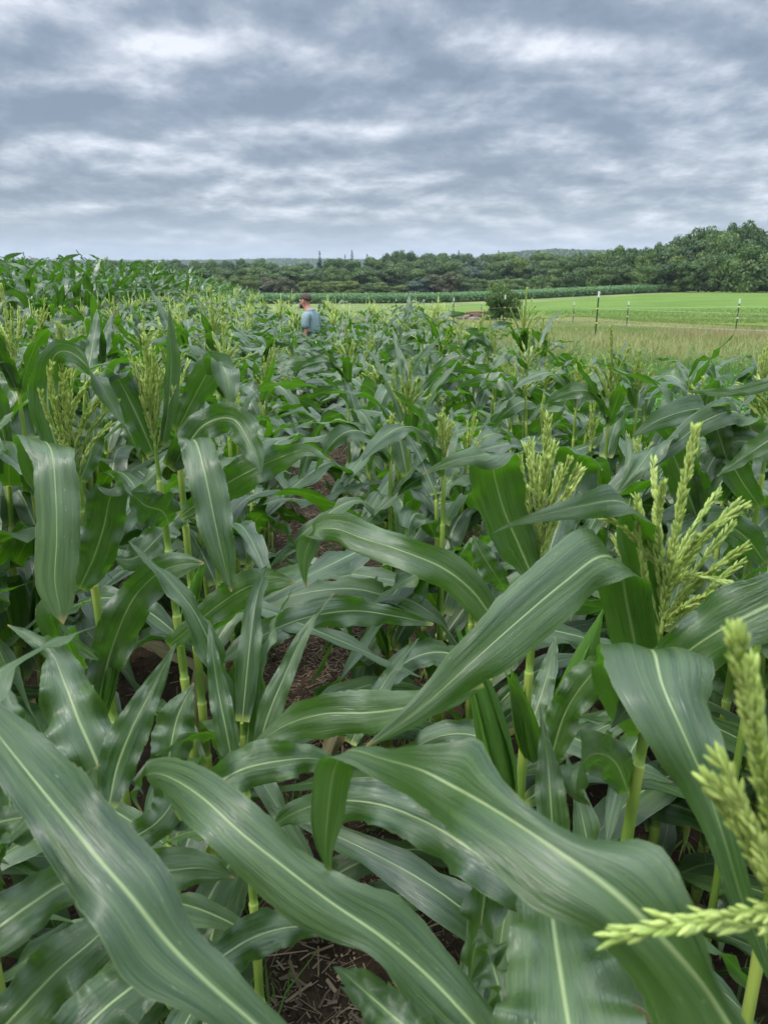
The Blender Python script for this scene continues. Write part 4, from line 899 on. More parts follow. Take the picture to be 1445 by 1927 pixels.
def build_corn(hero_sites):
    rng = np.random.default_rng(77)
    near = [make_proto(rng, 1.30, 24, 8, t, k=6) for t in (True, False, False, True, False, False)]
    mid = [make_proto(rng, 1.30, 15, 5, t, fine=False, k=4) for t in (True, False, False, True, False, False, True, False)]
    sites = []
    for c in ROWS:
        y = .3; i = 0
        while y < 34:
            y += .24*rng.uniform(.8, 1.2)
            if c < -3.3 and y > 12.0+(.35*(-3.3-c))+(8 if c > -4.2 else 0): break
            if y > 18.2+1.2*math.sin(c*3)+3.4*max(0, -c-.6): break
            if c > 2.9 and y > 4.3: break
            x = c+ROW*y+rng.normal(0, .025)
            if abs(x) > .535*y+.9: continue
            d = math.hypot(x, y)
            if d < 1.15: continue
            if any((x-hx)**2+(y-hy)**2 < hr*hr for hx, hy, hr in hero_sites): continue
            if (x+1.15)**2+(y-13.0)**2 < .08: continue
            sites.append((d, x, y, c))
    sites.sort(); NI = 300-len(hero_sites)
    per = {}
    for s in sites[:NI]: per.setdefault(round(s[3], 2), []).append(s)
    idx = {}
    for c, l in per.items():
        for i, s in enumerate(sorted(l, key=lambda q: q[2])): idx[s] = i
    for s in sites[:NI]:
        d, x, y, c = s; P_ = near if d < 4.2 else mid; k = rng.integers(0, len(P_))
        if d < 2.3: k = (1, 2, 4, 5)[k % 4]
        has_t = any(n == 'tassel' for n, _ in P_[k]); h = rng.uniform(.84, 1.10)*(1.08 if 1 < c < 2 and 3 < y < 14 else 1.12 if c < -1 and 2 < y < 9 else 1.04 if c < -1 else .90 if y > 8 else 1)*(.72 if d < 1.9 else .85 if d < 2.3 else 1)
        # the plants beyond the bare strip lie lower and more tangled
        place_proto(P_[k], (x, y, float(ground(x, y))+.03), rng.uniform(0, 6.28), rng.uniform(1.02, 1.24)*(1.1 if c < -1 else .88 if c in (.5, -.32) and y > 3.2 else 1), h, (rng.normal(0, .07), rng.normal(0, .07)),
                    f'{"tasselled" if has_t else "leafy"} corn plant, {ordinal(idx[s])} from the camera, {rowname(c)}', 'sweet corn plants standing in rows', 4 if c in (.5, -.32) and 2.2 < y < 10 else 0)
    # the rest of the sweet corn: too many to tell apart
    def joined(protos, ss, name, label, sc0):
        mb = MB()
        for (d, x, y, c) in ss:
            a = protos[rng.integers(0, len(protos))]; rz = rng.uniform(0, 6.28); s = sc0*rng.uniform(1.0, 1.25); lx, ly = rng.normal(0, .06, 2)
            R = np.array([[math.cos(rz)*s, -math.sin(rz)*s, lx*s], [math.sin(rz)*s, math.cos(rz)*s, ly*s], [0, 0, sc0*rng.uniform(.84, 1.08)]])
            v, q, t, uv, va = a
            mb.add(v @ R.T+np.array([x, y, float(ground(x, y))]), q, t, uv, va)
        return mb
    def low_proto(H, n, m, tall, tass, lmin=0):
        lv, nd = plant_leaves(rng, H, n, m, tall); L = merge_all(lv[lmin:]); S = MB()
        S.add(*tube(np.array([[0, 0, 0], [0, 0, H]]), [.013, .006], 5)[:3], var=.1); T = MB()
        if tass:
            up = np.array([0, 0, 1.])
            for i in range(9):
                a = i*2.4; sp = 0 if i == 0 else rng.uniform(.3, .8); d = nrm(np.array([math.cos(a)*sp, math.sin(a)*sp, 1])); l = .32 if i == 0 else .2
                p0 = np.array([0, 0, H-.02+.008*i]); C = np.stack([p0, p0+d*l*.5, p0+d*l+[0, 0, -.03*sp]]); T.add(*tube(C, [.003, .0055, .003], 4)[:3], var=rng.uniform(.4, .9))
        return L, S, T
    rest = sites[NI:]
    for (H, ss, nm, lab, tall, n, m) in ((1.3, rest, 'sweet_corn_crop', 'mass of tasselled sweet corn merging in the middle distance around the man', False, 10, 3),):
        pr = [low_proto(H, n, m, tall, i % 3 == 0, 2) for i in range(10)]
        rng0 = rng.bit_generator.state
        for part, mt, pi in (('leaves', LEAF, 0), ('stalks', STALK, 1), ('tassels', TASSEL, 2)):
            rng.bit_generator.state = rng0
            mb = joined([(p[pi].arrays() if p[pi].n else (np.zeros((0, 3)), np.zeros((0, 4), int), np.zeros((0, 3), int), np.zeros((0, 2)), np.zeros(0))) for p in pr], ss, nm, lab, 1.)
            if part == 'leaves': root = mb.build(nm, mt); tag(root, lab, 'corn crop', kind='stuff')
            else: o = mb.build('stalk' if part == 'stalks' else 'tassel', mt, root); o['kind'] = 'stuff'
    # the taller, younger corn on the rise to the left
    ts = []
    for c in np.arange(-4.1, -36, -.82):
        y = 11.5+(.35*(-3.3-c) if c > -8 else 1.6)+.3
        while y < 72:
            y += (.22 if y < 25 else .34)*rng.uniform(.8, 1.2); x = c+ROW*y
            if abs(x) > .52*y+1.2: continue
            if y > 30 and rng.random() < .25: continue
            ts.append((y, x, y, c))
    print('plants individual', NI, 'rest', len(rest), 'tall', len(ts))
    prs = {0: [low_proto(1.72, 11, 3, True, False, 4) for i in range(8)], 1: [low_proto(1.72, 8, 2, True, False, 6) for i in range(6)]}
    root = None
    for lod, cond in ((0, lambda y: y < 24), (1, lambda y: y >= 24)):
        mb = joined([p[0].arrays() for p in prs[lod]], [s for s in ts if cond(s[2])], '', '', 1.08)
        if root is None: root = mb.build('tall_corn_crop', LEAF); tag(root, 'stand of taller blue-green corn without tassels on the rise at the left skyline', 'corn crop', kind='stuff')
        else: o = mb.build('far_rows', LEAF, root); o['kind'] = 'stuff'
    # far strip of corn beyond the hay field
    nr = catmull([at(430, 158), at(600, 160), at(800, 166), at(950, 176), at(1085, 186), at(1200, 196), at(1296, 206)], 400)
    mb = MB(); k = low_proto(1.9, 5, 1, True, False, 5); pr = [low_proto(1.75, 6, 1, True, False, 0)[0].arrays() for i in range(5)]
    for j in range(11):
        for i in range(0, 400):
            p = nr[i]; x = p[0]+rng.normal(0, .12)+j*.1; y = p[1]+j*.9+rng.normal(0, .1)
            v, q, t, uv, va = pr[rng.integers(0, 5)]; s = rng.uniform(.9, 1.1)*1.1; a = rng.uniform(0, 6.28)
            R = np.array([[math.cos(a)*s*1.5, -math.sin(a)*s*1.5, 0], [math.sin(a)*s*1.5, math.cos(a)*s*1.5, 0], [0, 0, s*.9]])
            mb.add(v @ R.T+np.array([x, y, float(ground(x, y))]), q, t, uv, va)
    tag(mb.build('far_corn_crop', LEAFFAR), 'long pale green strip of corn beyond the hay field, below the woods', 'corn crop', kind='stuff')
    return near, mid

# ------------------------------------------------------------------ corn, plant by plant as it stands in the foreground
def cam_vec(h): return RT*h[0]+UP*h[1]-FW*h[2]
def hero_leaf(st, rng, n=80, m=14, ruf=.007, waves=3.5, fold=.22, arch=.16, roll=0.):
    C = np.array([P(s[0], s[1], s[2]) for s in st]); hw = np.array([[q*s[2]/FPX for q in (s[3] if isinstance(s[3], tuple) else (s[3], s[3]))] for s in st])
    T = nrm(np.gradient(C, axis=0)); V = nrm(EYE-C); W = nrm(np.cross(V, T))
    for i, s in enumerate(st):
        if len(s) > 4: W[i] = nrm(cam_vec(s[4]))
    for i in range(1, len(st)):
        if len(st[i]) <= 4 and len(st[i-1]) <= 4 and (W[i] @ W[i-1]) < -.2: W[i] = -W[i]
    A = catmull(np.concatenate([C, W, hw], 1), n)
    C2, W2, h2 = A[:, :3], A[:, 3:6], np.maximum(A[:, 6:8], .0006)
    T2 = nrm(np.gradient(C2, axis=0)); W2 = nrm(W2-(W2*T2).sum(1, keepdims=True)*T2)
    Nn = np.cross(T2, W2); k = n//2
    r = roll*np.ones(n)
    if roll: W2 = W2*math.cos(roll)+Nn*math.sin(roll)
    return leaf_arrays(C2, W2, h2, rng, m, fold, arch, ruf, waves, nick=.028)
def hero_plant(name, whorl, label, leaves, rng, lean=(0, 0), tassel=None, husks=(), r0=.0155, r1=.006, arms=(), group=None, extra=0):
    """whorl = (px, py, depth) of the top node; the foot stands on the soil straight below it"""
    wp = P(*whorl); foot = np.array([wp[0]-lean[0], wp[1]-lean[1], 0.]); foot[2] = ground(foot[0], foot[1])+.03; H = wp[2]-foot[2]
    r = empty('corn_plant', foot); nodes = list(np.arange(.14, H-.02, H/9.3))
    sb = MB(); sb.merge(stalk_arrays(rng, H, r0, r1, (lean[0]/H, lean[1]/H), nodes, 14)); sb.build('stalk', STALK, r)
    for st in leaves:
        kw = {}
        if isinstance(st, dict): kw = dict(st); st = kw.pop('st')
        kw['ruf'] = kw.get('ruf', .007)*1.9
        b0 = P(*st[0][:3])-foot                                   # a blade that springs from a side shoot of the plant gets its shoot
        if math.hypot(b0[0]-lean[0]*b0[2]/H, b0[1]-lean[1]*b0[2]/H) > .07 and b0[2] > .1 and not (0 < st[0][0] < 1445 and st[0][1] < 1935):
            e = P(*st[1][:3])-foot-b0; e /= np.linalg.norm(e); gz = float(ground(b0[0]+foot[0], b0[1]+foot[1]))+.02-foot[2]
            tb_ = MB(); tb_.merge(stalk_arrays(rng, 1., .010, .006, (0, 0), [.22, .45, .68, .86], 9)); va_ = tb_.arrays()
            vv = va_[0].copy(); vv[:, 2] = gz+(vv[:, 2])*(b0[2]-gz); tt = np.clip(vv[:, 2:3]/max(b0[2], .1), 0, 1)
            vv[:, :2] += (b0[:2]*(.86+.14*tt**2)); tm = MB(); tm.add(vv, va_[1], va_[2], va_[3], va_[4]); tm.build('side_shoot', STALK, r)
        a = hero_leaf(st, rng, **kw); q = MB(); q.merge(a, loc=-foot); q.build('leaf', LEAF, r)
    for i in range(extra):                                      # lower leaves half hidden in the crowd
        t = rng.uniform(.15, .7); q = MB(); q.merge(proc_leaf(rng, t*H, rng.uniform(0, 6.28), rng.uniform(.5, .75), rng.uniform(.036, .046), math.radians(rng.uniform(40, 65)), math.radians(rng.uniform(-60, -15)), rng.uniform(.25, .45), 30, 10, rng.normal(0, .7), ruf=.010)); q.build('leaf', LEAF, r)
    if not tassel and name not in ('N', 'C'):
        for i in range(4):
            q = MB(); q.merge(proc_leaf(rng, H-.04*i, rng.uniform(0, 6.28), rng.uniform(.25, .45), rng.uniform(.02, .034), math.radians(rng.uniform(68, 84)), math.radians(rng.uniform(-10, 50)), .6, 26, 8, rng.normal(0, .6), ruf=.008, r0=.003)); q.build('leaf', LEAF, r)
    if tassel:
        tk = dict(tassel); off = tk.pop('off', (0, 0, 0)); parts = tassel_parts(rng, **tk)
        tb = MB(); tb.merge(parts[0]); to = tb.build('tassel', TASSEL, r, wp-foot+np.array(off))
        for b in parts[1:]: q = MB(); q.merge(b); q.build('branch', TASSEL, to)
    for arm in arms:
        pp = [P(*q)-foot for q in arm]; C = catmull(pp, 16); mbq = MB(); mbq.merge(arm_arrays(C, rng)); mbq.build('branch', TASSEL, to).location = tuple(-(np.array(to.location)))
    for (px, py, D, az, L, rad) in husks:
        q = MB(); q.merge(husk_arrays(rng, P(px, py, D)-foot, az, L, rad)); q.build('ear_husk', HUSK, r)
    tag(r, label, 'corn plant', group)
    return (foot[0], foot[1], .13)
def build_heroes():
    rng = np.random.default_rng(42); S = []
    G = 'sweet corn plants standing in rows'
    # --- the plant with the big open tassel at the right
    S.append(hero_plant('A', (1243, 1188, 1.12), 'corn plant with the large open tassel at the right, its folded blade sweeping left', [
        dict(st=[(1212, 1290, 1.16, 16), (1195, 1215, 1.11, 42, (.9, -.4, 0)), (1178, 1130, 1.07, 50, (.85, -.5, 0)), (1165, 1062, 1.02, 56, (.76, -.65, 0)), (1128, 1048, .965, 60, (.74, -.67, 0)), (1060, 1098, .94, 62, (.72, -.69, 0)), (980, 1165, .92, 58, (.66, -.75, 0)), (890, 1245, .90, 46, (.6, -.8, 0)), (805, 1322, .90, 29, (.6, -.8, 0)), (740, 1372, .90, 15, (.6, -.8, 0)), (684, 1408, .90, 1, (.6, -.8, 0))], ruf=.0035, fold=.16, arch=.2),
        dict(st=[(1243, 1190, 1.12, 12, (1, 0, 0)), (1224, 1110, 1.11, 34, (1, -.1, 0)), (1205, 1030, 1.09, 40, (.95, -.3, 0)), (1196, 972, 1.05, 44, (.75, -.6, 0)), (1165, 943, 1.0, 36, (.65, -.75, 0)), (1090, 953, .97, 23, (.4, -.9, 0)), (1010, 972, .97, 11, (.3, -.95, 0)), (960, 988, .98, 5, (.3, -.95, 0)), (926, 1004, .98, 1, (.3, -.95, 0))], ruf=.003, fold=.2),
        dict(st=[(1200, 1385, 1.18, 18, (1, 0, 0)), (1188, 1310, 1.05, 60, (1, -.05, 0)), (1200, 1236, .90, 95, (1, -.08, 0)), (1228, 1222, .80, 107, (1, -.1, 0)), (1247, 1290, .74, 98, (1, -.1, 0)), (1290, 1390, .71, 72, (1, -.15, 0)), (1328, 1480, .70, 46, (1, -.2, .1)), (1362, 1580, .69, 29, (1, -.2, .2)), (1395, 1690, .69, 24, (1, -.2, .2)), (1436, 1800, .69, 12, (1, -.2, .2)), (1470, 1890, .69, 1, (1, -.2, .2))], ruf=.004, fold=.10, arch=.12),
        dict(st=[(1250, 1188, 1.13, 12), (1268, 1130, 1.15, 20), (1290, 1060, 1.17, 18), (1310, 1000, 1.19, 10), (1318, 960, 1.2, 1)], ruf=.003),
        dict(st=[(1182, 1490, 1.2, 20, (.8, .5, 0)), (1158, 1435, 1.14, 42, (.5, .85, 0)), (1120, 1418, 1.07, 45, (.2, 1, 0)), (1090, 1448, 1.04, 34, (.5, .8, .3)), (1082, 1490, 1.03, 18, (.9, .3, .3)), (1110, 1515, 1.04, 2, (.9, .3, .3))], ruf=.006, fold=.5),
    ], rng, lean=(.045, .01), tassel=dict(L=.36, nb=15, spread=.58, wind=(.36, 0, -.02), k=7, dens=1.1, off=(.0, 0, -.04), size=1.15, lo=.015), extra=4,
        arms=[[(1255, 1120, 1.1), (1290, 1085, 1.06), (1350, 1092, 1.04), (1416, 1116, 1.03)], [(1225, 1060, 1.1), (1180, 1000, 1.06), (1140, 975, 1.04), (1120, 962, 1.04)]]))
    # --- near tassel entering at the right edge, broad blade across the lower right
    S.append(hero_plant('C', (1530, 1800, .50), 'nearest corn plant at the lower right edge, with thick tassel and the broadest blade', [
        dict(st=[(1440, 2040, .50, 50), (1378, 1935, .50, (140, 30)), (1322, 1850, .50, (136, 32)), (1245, 1765, .50, (112, 88)), (1160, 1685, .51, (96, 118)), (1065, 1612, .53, (112, 52)), (965, 1545, .56, (92, 40)), (893, 1502, .59, (84, 66)), (850, 1480, .62, (72, 96)), (790, 1449, .645, (62, 46)), (720, 1428, .69, (38, 22), (-.3, -.9, 0)), (655, 1412, .725, 26, (-.75, -.6, 0)), (628, 1452, .745, 36, (-1, -.15, 0)), (617, 1530, .76, 34, (-1, 0, 0)), (613, 1600, .77, 15, (-1, 0, 0)), (622, 1652, .78, 1, (-1, 0, 0))], ruf=.0055, waves=2.6, fold=.14, arch=.18),
        dict(st=[(1560, 1090, .92, 30), (1490, 1118, .92, 58), (1425, 1150, .93, 64), (1345, 1192, .95, 60), (1270, 1245, .98, 48), (1200, 1310, 1.02, 30), (1150, 1370, 1.04, 1)], ruf=.005),
    ], rng, tassel=dict(L=.29, nb=4, spread=.30, wind=(.0, .0, 0), k=8, dens=1.5, off=(-.0, 0, -.03), size=.92, lean=(-.32, .0)), r0=.016, extra=0,
        arms=[[(1500, 1712, .49), (1400, 1718, .47), (1290, 1738, .455), (1152, 1762, .45)], [(1500, 1738, .49), (1400, 1742, .47), (1310, 1735, .46), (1250, 1732, .455)], [(1500, 1790, .49), (1445, 1650, .48), (1395, 1540, .475), (1330, 1465, .47)], [(1500, 1780, .48), (1450, 1640, .47), (1400, 1520, .465), (1350, 1420, .46)]]))
    # --- plant under the camera, bottom left blade
    S.append(hero_plant('N', (640, 2120, .50), 'corn plant below the frame whose long blade crosses the lower left corner', [
        dict(st=[(600, 2040, .53, 34), (500, 1945, .54, 42), (405, 1862, .55, 54), (318, 1775, .56, (84, 54)), (245, 1685, .57, (74, 84)), (172, 1600, .59, 79), (102, 1515, .62, (56, 78)), (38, 1435, .66, (50, 62)), (-20, 1362, .70, 38), (-80, 1290, .75, 18), (-125, 1235, .8, 1)], ruf=.004, waves=3.2, fold=.10, arch=.12),
        dict(st=[(960, 2010, .70, 40), (880, 1915, .72, 52), (800, 1832, .74, 58), (715, 1762, .75, (40, 72)), (625, 1700, .76, (62, 50)), (535, 1632, .77, (74, 48)), (450, 1565, .79, (62, 66)), (385, 1505, .82, 54), (330, 1468, .86, 40), (290, 1456, .90, 30), (262, 1468, .94, 17, (.3, .9, 0)), (252, 1500, .95, 5, (.6, .7, 0)), (270, 1532, .95, 1, (.6, .7, 0))], ruf=.0045, waves=3., fold=.12, arch=.16),
        dict(st=[(1020, 1640, .80, 45), (1036, 1710, .75, 72), (1048, 1790, .70, 102), (1060, 1870, .66, 132), (1072, 1950, .63, 150), (1085, 2060, .60, 140), (1100, 2200, .58, 60)], ruf=.006, fold=.2),
        dict(st=[(1040, 1715, .82, 36), (960, 1650, .84, 52), (885, 1598, .87, 56), (805, 1550, .90, 50), (715, 1515, .92, 46), (625, 1508, .95, 37), (550, 1532, .98, 22), (505, 1562, 1.0, 1)], ruf=.008),
        dict(st=[(850, 2010, .70, 44), (765, 1935, .72, 50), (700, 1878, .75, 40), (655, 1838, .78, 18), (628, 1820, .8, 1)], ruf=.008),
        dict(st=[(965, 1980, .78, 30), (942, 1870, .82, 38), (918, 1790, .86, 28), (905, 1733, .9, 1)], ruf=.01, roll=.7),
        dict(st=[(900, 1540, 1.02, 22), (912, 1640, 1.0, 40), (905, 1735, 1.0, 40), (890, 1800, 1.02, 22), (884, 1852, 1.03, 1)], ruf=.006, roll=.5),
    ], rng, extra=1))
    # --- two plants of the first row right of the gap
    S.append(hero_plant('B', (1010, 1072, 1.455), 'corn plant right of centre with a dense upright tassel above leafy ear shoots', [
        dict(st=[(1006, 1095, 1.45, 14, (1, 0, 0)), (978, 1030, 1.43, 38, (1, 0, 0)), (948, 960, 1.40, 44, (1, .1, 0)), (930, 895, 1.37, 50, (1, .15, 0)), (925, 858, 1.31, 48, (.9, -.05, .3)), (898, 858, 1.27, 24, (.3, -1, .3)), (850, 868, 1.25, 13, (.2, -1, 0)), (795, 892, 1.25, 1, (.2, -1, 0))], ruf=.004),
        dict(st=[(1018, 1085, 1.47, 14, (1, 0, 0)), (1045, 1000, 1.52, 34, (1, .3, 0)), (1068, 920, 1.56, 48, (1, .2, 0)), (1088, 862, 1.54, 50, (.9, -.3, 0)), (1115, 868, 1.48, 34, (.7, -.6, 0)), (1143, 890, 1.46, 1, (.7, -.6, 0))], ruf=.006),
        dict(st=[(1002, 1222, 1.52, 14), (935, 1172, 1.5, 23), (888, 1112, 1.48, 35), (830, 1068, 1.48, 37), (752, 1036, 1.5, 34), (684, 1014, 1.53, 33), (632, 996, 1.55, 29), (598, 1000, 1.57, 22, (-.4, -.9, 0)), (577, 1035, 1.58, 22, (-1, -.3, 0)), (572, 1072, 1.59, 9, (-1, 0, 0)), (577, 1106, 1.6, 1, (-1, 0, 0))], ruf=.007, waves=2.6),
        dict(st=[(1030, 1452, 1.34, 14), (1062, 1345, 1.3, 34), (1108, 1275, 1.27, 36), (1160, 1228, 1.26, 14), (1185, 1215, 1.26, 1)], ruf=.008),
        dict(st=[(1042, 1610, 1.0, 28), (1036, 1510, 1.0, 30), (1030, 1430, 1.02, 18), (1021, 1370, 1.03, 6), (1016, 1330, 1.04, 1)], ruf=.002, fold=.6),
        dict(st=[(950, 1110, 1.48, 10), (930, 1080, 1.42, 22), (905, 1040, 1.4, 20), (890, 1008, 1.4, 1)], ruf=.005),
    ], rng, lean=(.01, 0), tassel=dict(L=.34, nb=18, spread=.34, wind=(.08, 0, 0), k=6, dens=1.25, size=1.15, off=(0, 0, -.03)),
        husks=[(955, 1500, 1.36, 2.6, .27, .026), (1003, 1425, 1.45, 3.6, .2, .02), (1040, 1400, 1.42, .3, .235, .023)], extra=3))
    # --- left group
    S.append(hero_plant('D', (148, 892, 1.60), 'corn plant at the left with tassel branches blown right and a wide hanging blade', [
        dict(st=[(152, 1012, 1.63, 14, (1, 0, 0)), (118, 945, 1.60, 30, (1, -.1, 0)), (82, 880, 1.56, 42, (1, -.15, 0)), (78, 832, 1.49, 46, (1, -.25, 0)), (98, 850, 1.41, 45, (1, -.1, 0)), (106, 930, 1.38, 43, (1, 0, 0)), (108, 1010, 1.37, 43, (1, 0, 0)), (104, 1090, 1.37, 40, (1, 0, 0)), (112, 1140, 1.37, 24, (1, 0, 0)), (120, 1174, 1.37, 1, (1, 0, 0))], ruf=.003, fold=.12),
        dict(st=[(150, 1108, 1.64, 18), (176, 1052, 1.61, 36), (196, 992, 1.58, 40), (208, 935, 1.55, 36), (226, 905, 1.51, 26, (.6, -.8, 0)), (250, 935, 1.48, 1, (.7, -.7, 0))], ruf=.006),
        dict(st=[(146, 905, 1.60, 12, (1, 0, 0)), (112, 850, 1.58, 28, (1, 0, 0)), (92, 780, 1.56, 32, (1, .1, 0)), (92, 706, 1.54, 30, (1, .1, 0)), (108, 664, 1.50, 26, (.8, -.2, .4)), (142, 668, 1.46, 24, (.5, -.8, .2)), (182, 712, 1.44, 20, (.6, -.7, 0)), (218, 772, 1.44, 10, (.7, -.6, 0)), (236, 802, 1.44, 1, (.7, -.6, 0))], ruf=.004),
        dict(st=[(152, 905, 1.61, 12), (172, 850, 1.62, 22), (178, 800, 1.63, 16), (182, 760, 1.64, 1)], ruf=.003),
        dict(st=[(188, 1348, 1.66, 15), (200, 1262, 1.62, 34), (222, 1190, 1.58, 40), (255, 1122, 1.54, 40), (300, 1078, 1.5, 34), (345, 1062, 1.48, 24), (385, 1060, 1.47, 1)], ruf=.012, waves=3.2),
        dict(st=[(155, 1262, 1.68, 12), (118, 1195, 1.56, 30), (98, 1162, 1.48, 36), (128, 1192, 1.42, 33, (.6, -.8, 0)), (160, 1222, 1.4, 20, (.6, -.8, 0)), (187, 1243, 1.39, 1, (.6, -.8, 0))], ruf=.004),
        dict(st=[(208, 1510, 1.16, 26), (182, 1432, 1.17, 52), (146, 1350, 1.19, 60), (120, 1280, 1.22, 44), (98, 1230, 1.24, 22), (62, 1200, 1.26, 14), (15, 1176, 1.28, 1)], ruf=.010),
        dict(st=[(20, 1540, .98, 30), (15, 1440, 1.0, 40), (5, 1350, 1.02, 42), (-10, 1280, 1.05, 30)], ruf=.004, roll=.5),
    ], rng, lean=(-.02, 0), tassel=dict(L=.35, nb=14, spread=.42, wind=(.60, -.15, -.08), k=6, dens=1., off=(0, 0, -.03), size=1.15, lean=(-.06, 0)), husks=[(178, 1290, 1.66, .2, .17, .016), (196, 1330, 1.64, .6, .16, .012)], extra=3))
    S.append(hero_plant('E', (292, 838, 1.76), 'left-hand corn plant with a tall narrow tassel wrapped by an upright dark blade', [
        dict(st=[(328, 880, 1.78, 14, (1, 0, 0)), (345, 846, 1.74, 24, (1, 0, 0)), (366, 828, 1.69, 30, (1, .1, 0)), (384, 885, 1.64, 33, (1, .1, 0)), (400, 960, 1.62, 36, (1, .1, 0)), (415, 1030, 1.61, 29, (1, .1, 0)), (428, 1082, 1.61, 14, (1, .1, 0)), (436, 1114, 1.61, 1, (1, .1, 0))], ruf=.003, fold=.3),
        dict(st=[(340, 972, 1.80, 12), (400, 928, 1.76, 28), (460, 892, 1.72, 35), (520, 864, 1.7, 28), (575, 848, 1.68, 14), (622, 866, 1.66, 1)], ruf=.009),
        dict(st=[(306, 838, 1.76, 7), (317, 770, 1.74, 13), (322, 700, 1.73, 15), (321, 640, 1.72, 10), (318, 578, 1.72, 1)], ruf=.001, fold=.9, roll=.4),
        dict(st=[(318, 985, 1.78, 14), (305, 962, 1.72, 38), (272, 950, 1.67, 34), (245, 925, 1.64, 1)], ruf=.006),
        dict(st=[(290, 855, 1.77, 14), (262, 790, 1.74, 28), (228, 722, 1.71, 28), (205, 694, 1.67, 26, (.6, .8, 0)), (185, 712, 1.64, 20, (.8, .5, 0)), (172, 750, 1.63, 1, (.8, .5, 0))], ruf=.004),
        dict(st=[(318, 880, 1.78, 14), (345, 850, 1.76, 28), (385, 800, 1.74, 33, (-.5, .85, 0)), (440, 790, 1.7, 34, (-.3, 1, 0)), (478, 850, 1.66, 22, (.6, .6, 0)), (492, 890, 1.65, 1, (.6, .6, 0))], ruf=.007),
        dict(st=[(318, 1215, 1.86, 14), (400, 1148, 1.74, 28), (460, 1108, 1.68, 33), (515, 1094, 1.65, 24), (556, 1096, 1.64, 1)], ruf=.009),
        dict(st=[(205, 1520, 1.10, 16), (222, 1442, 1.12, 38), (250, 1370, 1.13, 34), (285, 1300, 1.15, 20), (315, 1242, 1.16, 8), (332, 1210, 1.17, 1)], ruf=.003, fold=.3),
        dict(st=[(305, 1520, 1.3, 15), (318, 1430, 1.3, 36), (335, 1350, 1.32, 34), (365, 1285, 1.34, 1)], ruf=.006),
    ], rng, lean=(-.04, 0), tassel=dict(L=.30, nb=14, spread=.26, wind=(-.02, -.05, 0), k=6, dens=1.1, size=1.1, off=(0, 0, -.04)), extra=3))
    S.append(hero_plant('E2', (332, 800, 1.90), 'corn plant right behind the narrow left tassel, its thick yellowish stalk bare at mid height', [
        dict(st=[(345, 960, 1.97, 14), (300, 1010, 1.85, 30), (255, 1050, 1.8, 30), (215, 1050, 1.78, 1)], ruf=.008),
        dict(st=[(335, 810, 1.90, 12), (370, 740, 1.87, 26), (400, 690, 1.83, 30), (420, 690, 1.78, 28, (.8, -.5, 0)), (432, 730, 1.76, 18, (1, 0, 0)), (438, 770, 1.76, 1, (1, 0, 0))], ruf=.004),
    ], rng, lean=(-.01, 0), tassel=dict(L=.24, nb=9, spread=.5, k=5, dens=1., wind=(.1, 0, 0)), husks=[(345, 1200, 2.0, .2, .22, .018)], extra=5))
    # --- blades of the left row's lower storey
    S.append(hero_plant('F', (455, 1360, 1.40), 'low corn plant at the edge of the bare strip with slender upright blades', [
        dict(st=[(440, 1450, 1.3, 14), (426, 1375, 1.3, 21), (410, 1295, 1.32, 18), (400, 1225, 1.33, 10), (393, 1172, 1.35, 1)], ruf=.002, fold=.4),
        dict(st=[(486, 1408, 1.35, 14), (508, 1338, 1.36, 23), (540, 1262, 1.38, 17), (568, 1202, 1.4, 12), (600, 1152, 1.42, 5), (628, 1116, 1.43, 1)], ruf=.002, fold=.4),
        dict(st=[(910, 1290, 1.10, 4), (850, 1312, 1.12, 18), (765, 1332, 1.16, 33), (690, 1342, 1.2, 42), (612, 1344, 1.22, 44), (545, 1362, 1.25, 32), (490, 1395, 1.27, 10), (462, 1420, 1.28, 1)], ruf=.008, waves=2.),
        dict(st=[(330, 1530, .98, 18), (385, 1492, .98, 32), (452, 1450, .99, 40), (530, 1432, 1.0, 42), (592, 1428, 1.02, 26), (642, 1442, 1.04, 1)], ruf=.008),
        dict(st=[(815, 1175, 2.15, 3), (745, 1160, 2.1, 18), (660, 1150, 2.02, 30), (565, 1166, 1.96, 31), (480, 1204, 1.9, 28), (405, 1252, 1.88, 1)], ruf=.01),
        dict(st=[(660, 1400, 1.4, 12), (690, 1340, 1.42, 18), (740, 1260, 1.46, 12), (788, 1200, 1.5, 1)], ruf=.002, fold=.5),
    ], rng, r0=.011, extra=3))
    S.append(hero_plant('O', (-60, 1700, .85), 'corn plant out past the lower left corner, its blades reaching in beneath the blurred one', [
        dict(st=[(-70, 1800, .80, 40), (0, 1745, .80, 52), (62, 1700, .82, 52), (132, 1658, .85, 46), (222, 1640, .88, 40), (300, 1640, .9, 43), (382, 1634, .92, 30), (442, 1652, .94, 1)], ruf=.006),
        dict(st=[(80, 2030, .74, 50), (160, 1935, .75, 62), (230, 1872, .77, 58), (300, 1826, .8, 40), (370, 1806, .82, 16), (412, 1802, .85, 1)], ruf=.006),
        dict(st=[(-30, 1975, .88, 40), (38, 1902, .89, 56), (108, 1828, .9, 58), (178, 1768, .92, 46), (238, 1705, .95, 30), (285, 1640, .97, 1)], ruf=.006),
        dict(st=[(310, 1885, .95, 18), (398, 1815, .95, 36), (470, 1768, .96, 42), (540, 1746, .97, 36), (600, 1746, .98, 16), (635, 1758, 1., 1)], ruf=.009),
        dict(st=[(-60, 1560, .95, 30), (10, 1545, .96, 32), (80, 1530, .98, 26), (150, 1500, 1., 1)], ruf=.006),
        dict(st=[(150, 1620, 1.0, 25), (280, 1560, 1.0, 30), (330, 1500, 1.02, 30), (345, 1440, 1.05, 1)], ruf=.006),
    ], rng, extra=2))
